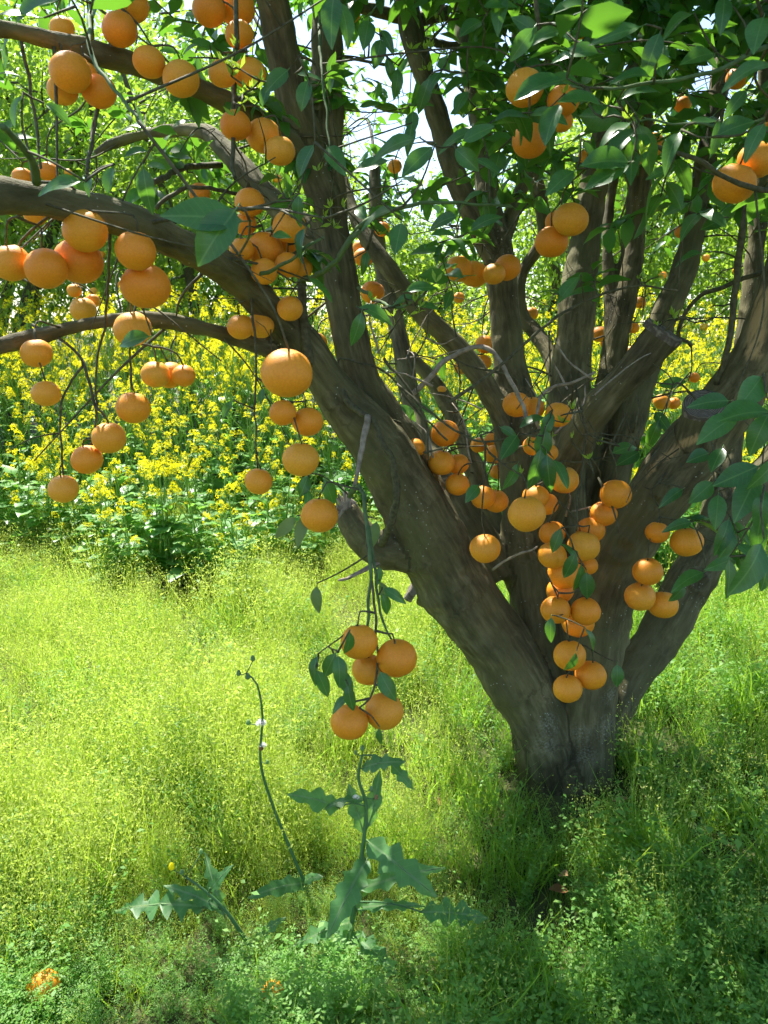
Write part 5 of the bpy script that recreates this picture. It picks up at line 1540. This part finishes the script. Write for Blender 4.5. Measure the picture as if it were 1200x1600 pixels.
def thistle(label, Y, stem_pts, w0, leaves, buds, puffs):
    base = PY(stem_pts[0][0], stem_pts[0][1], Y)
    gz = G(stem_pts[0][0], stem_pts[0][1])
    base = np.array([base[0], Y, ground_z(base[0], Y) - 0.01])
    t = thing('sow_thistle', label, 'weed', tuple(base))
    pts = [base] + [PY(x, y, Y + dy) for x, y, dy in [(q + (0,))[:3] for q in stem_pts[1:]]]
    rad = [0.5 * w0 * Y / FPX * (1 - 0.6 * i / (len(pts) - 1)) for i in range(len(pts))]
    pp, rr = catmull(pts, rad, 0.02)
    Vt, f = tube(pp, rr, 7)
    obj('stem', np_mesh('thistle_stem', Vt - base, f), M['thistle_stem'], t)
    for (x0, y0, x1, y1, wd, lobes, deep, dy) in leaves:
        a = PY(x0, y0, Y); b = PY(x1, y1, Y + dy)
        k = np.argmin(np.linalg.norm(pp - a, axis=1)); 
        v = b - a
        L_ = np.linalg.norm(v)
        nrm = np.array([0, -0.55, 0.85]) + rng.normal(0, 0.15, 3)
        o = put_leaf(a, v + np.array([0, 0, 0.18 * L_]), nrm, L_ * 1.08, thistle_leaf_mesh(random.randrange(3), wd, lobes, deep), t, base)
        if np.linalg.norm(pp[k] - a) > 0.012:
            Vt, f = tube(*catmull([pp[k], (pp[k] + a) / 2 + np.array([0, 0, 0.01]), a], [0.002, 0.0018, 0.0018], 0.02), 5)
            obj('petiole', np_mesh('petiole', Vt - base, f), M['thistle_stem'], t)
    for (x, y, w, col) in buds:
        c = PY(x, y, Y); r = 0.5 * w * Y / FPX
        k = np.argmin(np.linalg.norm(pp - c, axis=1))
        Vt, f = tube([c + np.array([0, 0, -r * 1.2]), c + np.array([0, 0, -r * 0.6]), c, c + np.array([0, 0, r * 0.9])], [r * 0.5, r, r * 0.85, r * 0.5], 8)
        obj('flower_bud', np_mesh('flower_bud', Vt - base, f), M[col], t)
        if np.linalg.norm(pp[k] - c) > 0.008:
            Vt, f = tube([pp[k], (pp[k] + c) / 2 + np.array([0, 0, -0.004]), c + np.array([0, 0, -r])], [0.0012] * 3, 4)
            obj('flower_stalk', np_mesh('flower_stalk', Vt - base, f), M['thistle_stem'], t)
    for (x, y, w) in puffs:
        c = PY(x, y, Y); r = 0.5 * w * Y / FPX
        n = 260
        u = rng.normal(0, 1, (n, 3)); u[:, 2] = np.abs(u[:, 2]) - 0.2; u /= np.linalg.norm(u, axis=1)[:, None]
        hair = (np.array([(0.15, 0.012, 0), (0.15, -0.012, 0), (1, -0.03, 0), (1, 0.03, 0)]), [np.array([(0, 1, 2, 3)])])
        g = scatter([hair], np.repeat((c - base)[None], n, 0), frames(u, rng.normal(0, 1, (n, 3))), np.full(n, r))
        obj('seed_head', g.mesh('seed_head', smooth=False), M['fluff'], t)
Y1 = G(545, 1500)[1]
thistle('leafy blue-green sow thistle standing under the hanging oranges', Y1, [(545, 1500), (552, 1420), (566, 1330), (572, 1260), (560, 1215), (566, 1180)], 11, [
    (575, 1315, 662, 1402, 0.23, 4, 0.6, -0.10), (572, 1345, 522, 1455, 0.2, 5, 0.4, -0.12), (570, 1250, 512, 1262, 0.20, 4, 0.6, -0.03), (528, 1262, 462, 1250, 0.26, 3, 0.65, -0.05),
    (566, 1200, 622, 1196, 0.22, 4, 0.6, -0.05), (612, 1195, 640, 1232, 0.26, 3, 0.6, -0.03), (568, 1300, 545, 1235, 0.22, 3, 0.5, 0.02), (560, 1390, 690, 1370, 0.12, 5, 0.6, 0.05),
    (660, 1425, 752, 1442, 0.26, 4, 0.7, -0.02), (552, 1440, 470, 1480, 0.2, 5, 0.6, -0.06), (550, 1450, 500, 1530, 0.22, 5, 0.6, -0.08), (552, 1420, 655, 1425, 0.10, 5, 0.6, 0.0), (550, 1460, 610, 1520, 0.22, 4, 0.6, -0.08), (575, 1290, 596, 1215, 0.18, 3, 0.5, 0.03)],
    [(580, 1232, 9, 'thistle'), (588, 1245, 8, 'dead_leaf'), (566, 1168, 9, 'thistle'), (556, 1175, 7, 'thistle')], [(556, 1248, 14)])
Y2 = G(493, 1425)[1]
thistle('thin bare sow thistle stalk with a white seed puff and nodding tip', Y2, [(493, 1440), (478, 1385), (455, 1330), (425, 1255), (407, 1190), (410, 1120), (402, 1070), (385, 1052)], 7, [
    (480, 1380, 404, 1405, 0.15, 4, 0.3, -0.1), (472, 1378, 500, 1372, 0.25, 3, 0.3, -0.02)],
    [(373, 1051, 9, 'thistle'), (395, 1028, 9, 'thistle'), (387, 1056, 10, 'thistle'), (408, 1168, 9, 'dead_leaf'), (418, 1190, 7, 'thistle'), (388, 1128, 9, 'thistle')], [(408, 1131, 19), (411, 1165, 13)])
Y3 = G(395, 1490)[1]
thistle('sprawling sow thistle with long jagged leaf and yellow bud', Y3, [(400, 1490), (375, 1455), (350, 1420), (318, 1390), (290, 1370)], 9, [
    (322, 1418, 192, 1428, 0.23, 6, 0.92, -0.02), (350, 1430, 318, 1345, 0.16, 5, 0.7, 0.05), (345, 1420, 262, 1392, 0.16, 4, 0.6, 0.0), (330, 1390, 358, 1358, 0.2, 3, 0.5, 0.0), (400, 1470, 440, 1440, 0.2, 4, 0.6, 0.0), (395, 1478, 440, 1525, 0.22, 4, 0.6, -0.05), (400, 1475, 360, 1530, 0.24, 4, 0.6, -0.05)],
    [(268, 1353, 12, 'petal'), (284, 1362, 9, 'thistle'), (314, 1330, 9, 'thistle')], [])

# ------------------------------------------------------------------ windfalls and dead leaves
for x, y, w, lab in [(68, 1542, 44, 'fallen orange half sunk in the feathery weeds'), (425, 1550, 32, 'fallen orange mostly hidden in weeds below the sprawling thistle'), (350, 1082, 18, 'shrivelled fallen orange in the open seeding grass'), (640, 1046, 24, 'fallen orange in the grass behind the hanging bunch')]:
    p = G(x, y, 0.07); d = proj(p)[2]
    dia = w * d / FPX
    add_orange((p[0], p[1], max(p[2], dia * 0.48)), dia * 1.15, lab, None, 1.2)
DL = []
for s in range(3):
    g = Geo(); b = leaf_shape(6, 0.25, -0.3, 0.55, s); g.add(*b); m_ = g.mesh('dead_leaf'); m_.materials.append(M['dead_leaf']); DL.append(m_)
for x, y in [(945, 1288), (957, 1252), (888, 1392), (700, 1392), (875, 1365), (1020, 1470), (775, 1310), (905, 1415), (1130, 1345), (1150, 1370), (1165, 1385), (620, 1300), (680, 1245), (712, 1210), (1010, 1340), (960, 1270)]:
    p = G(x, y, 0.03)
    o = bpy.data.objects.new('fallen_leaf', random.choice(DL)); COL.objects.link(o)
    o.location = tuple(p); o.scale = (random.uniform(0.045, 0.06),) * 3
    o.rotation_euler = (random.uniform(-.5, .5), random.uniform(-.5, .5), random.uniform(0, 6.28))
    o['label'] = 'dry brown citrus leaf lying in the grass around the trunk'; o['category'] = 'fallen leaf'; o['group'] = 'dry leaves in the grass'
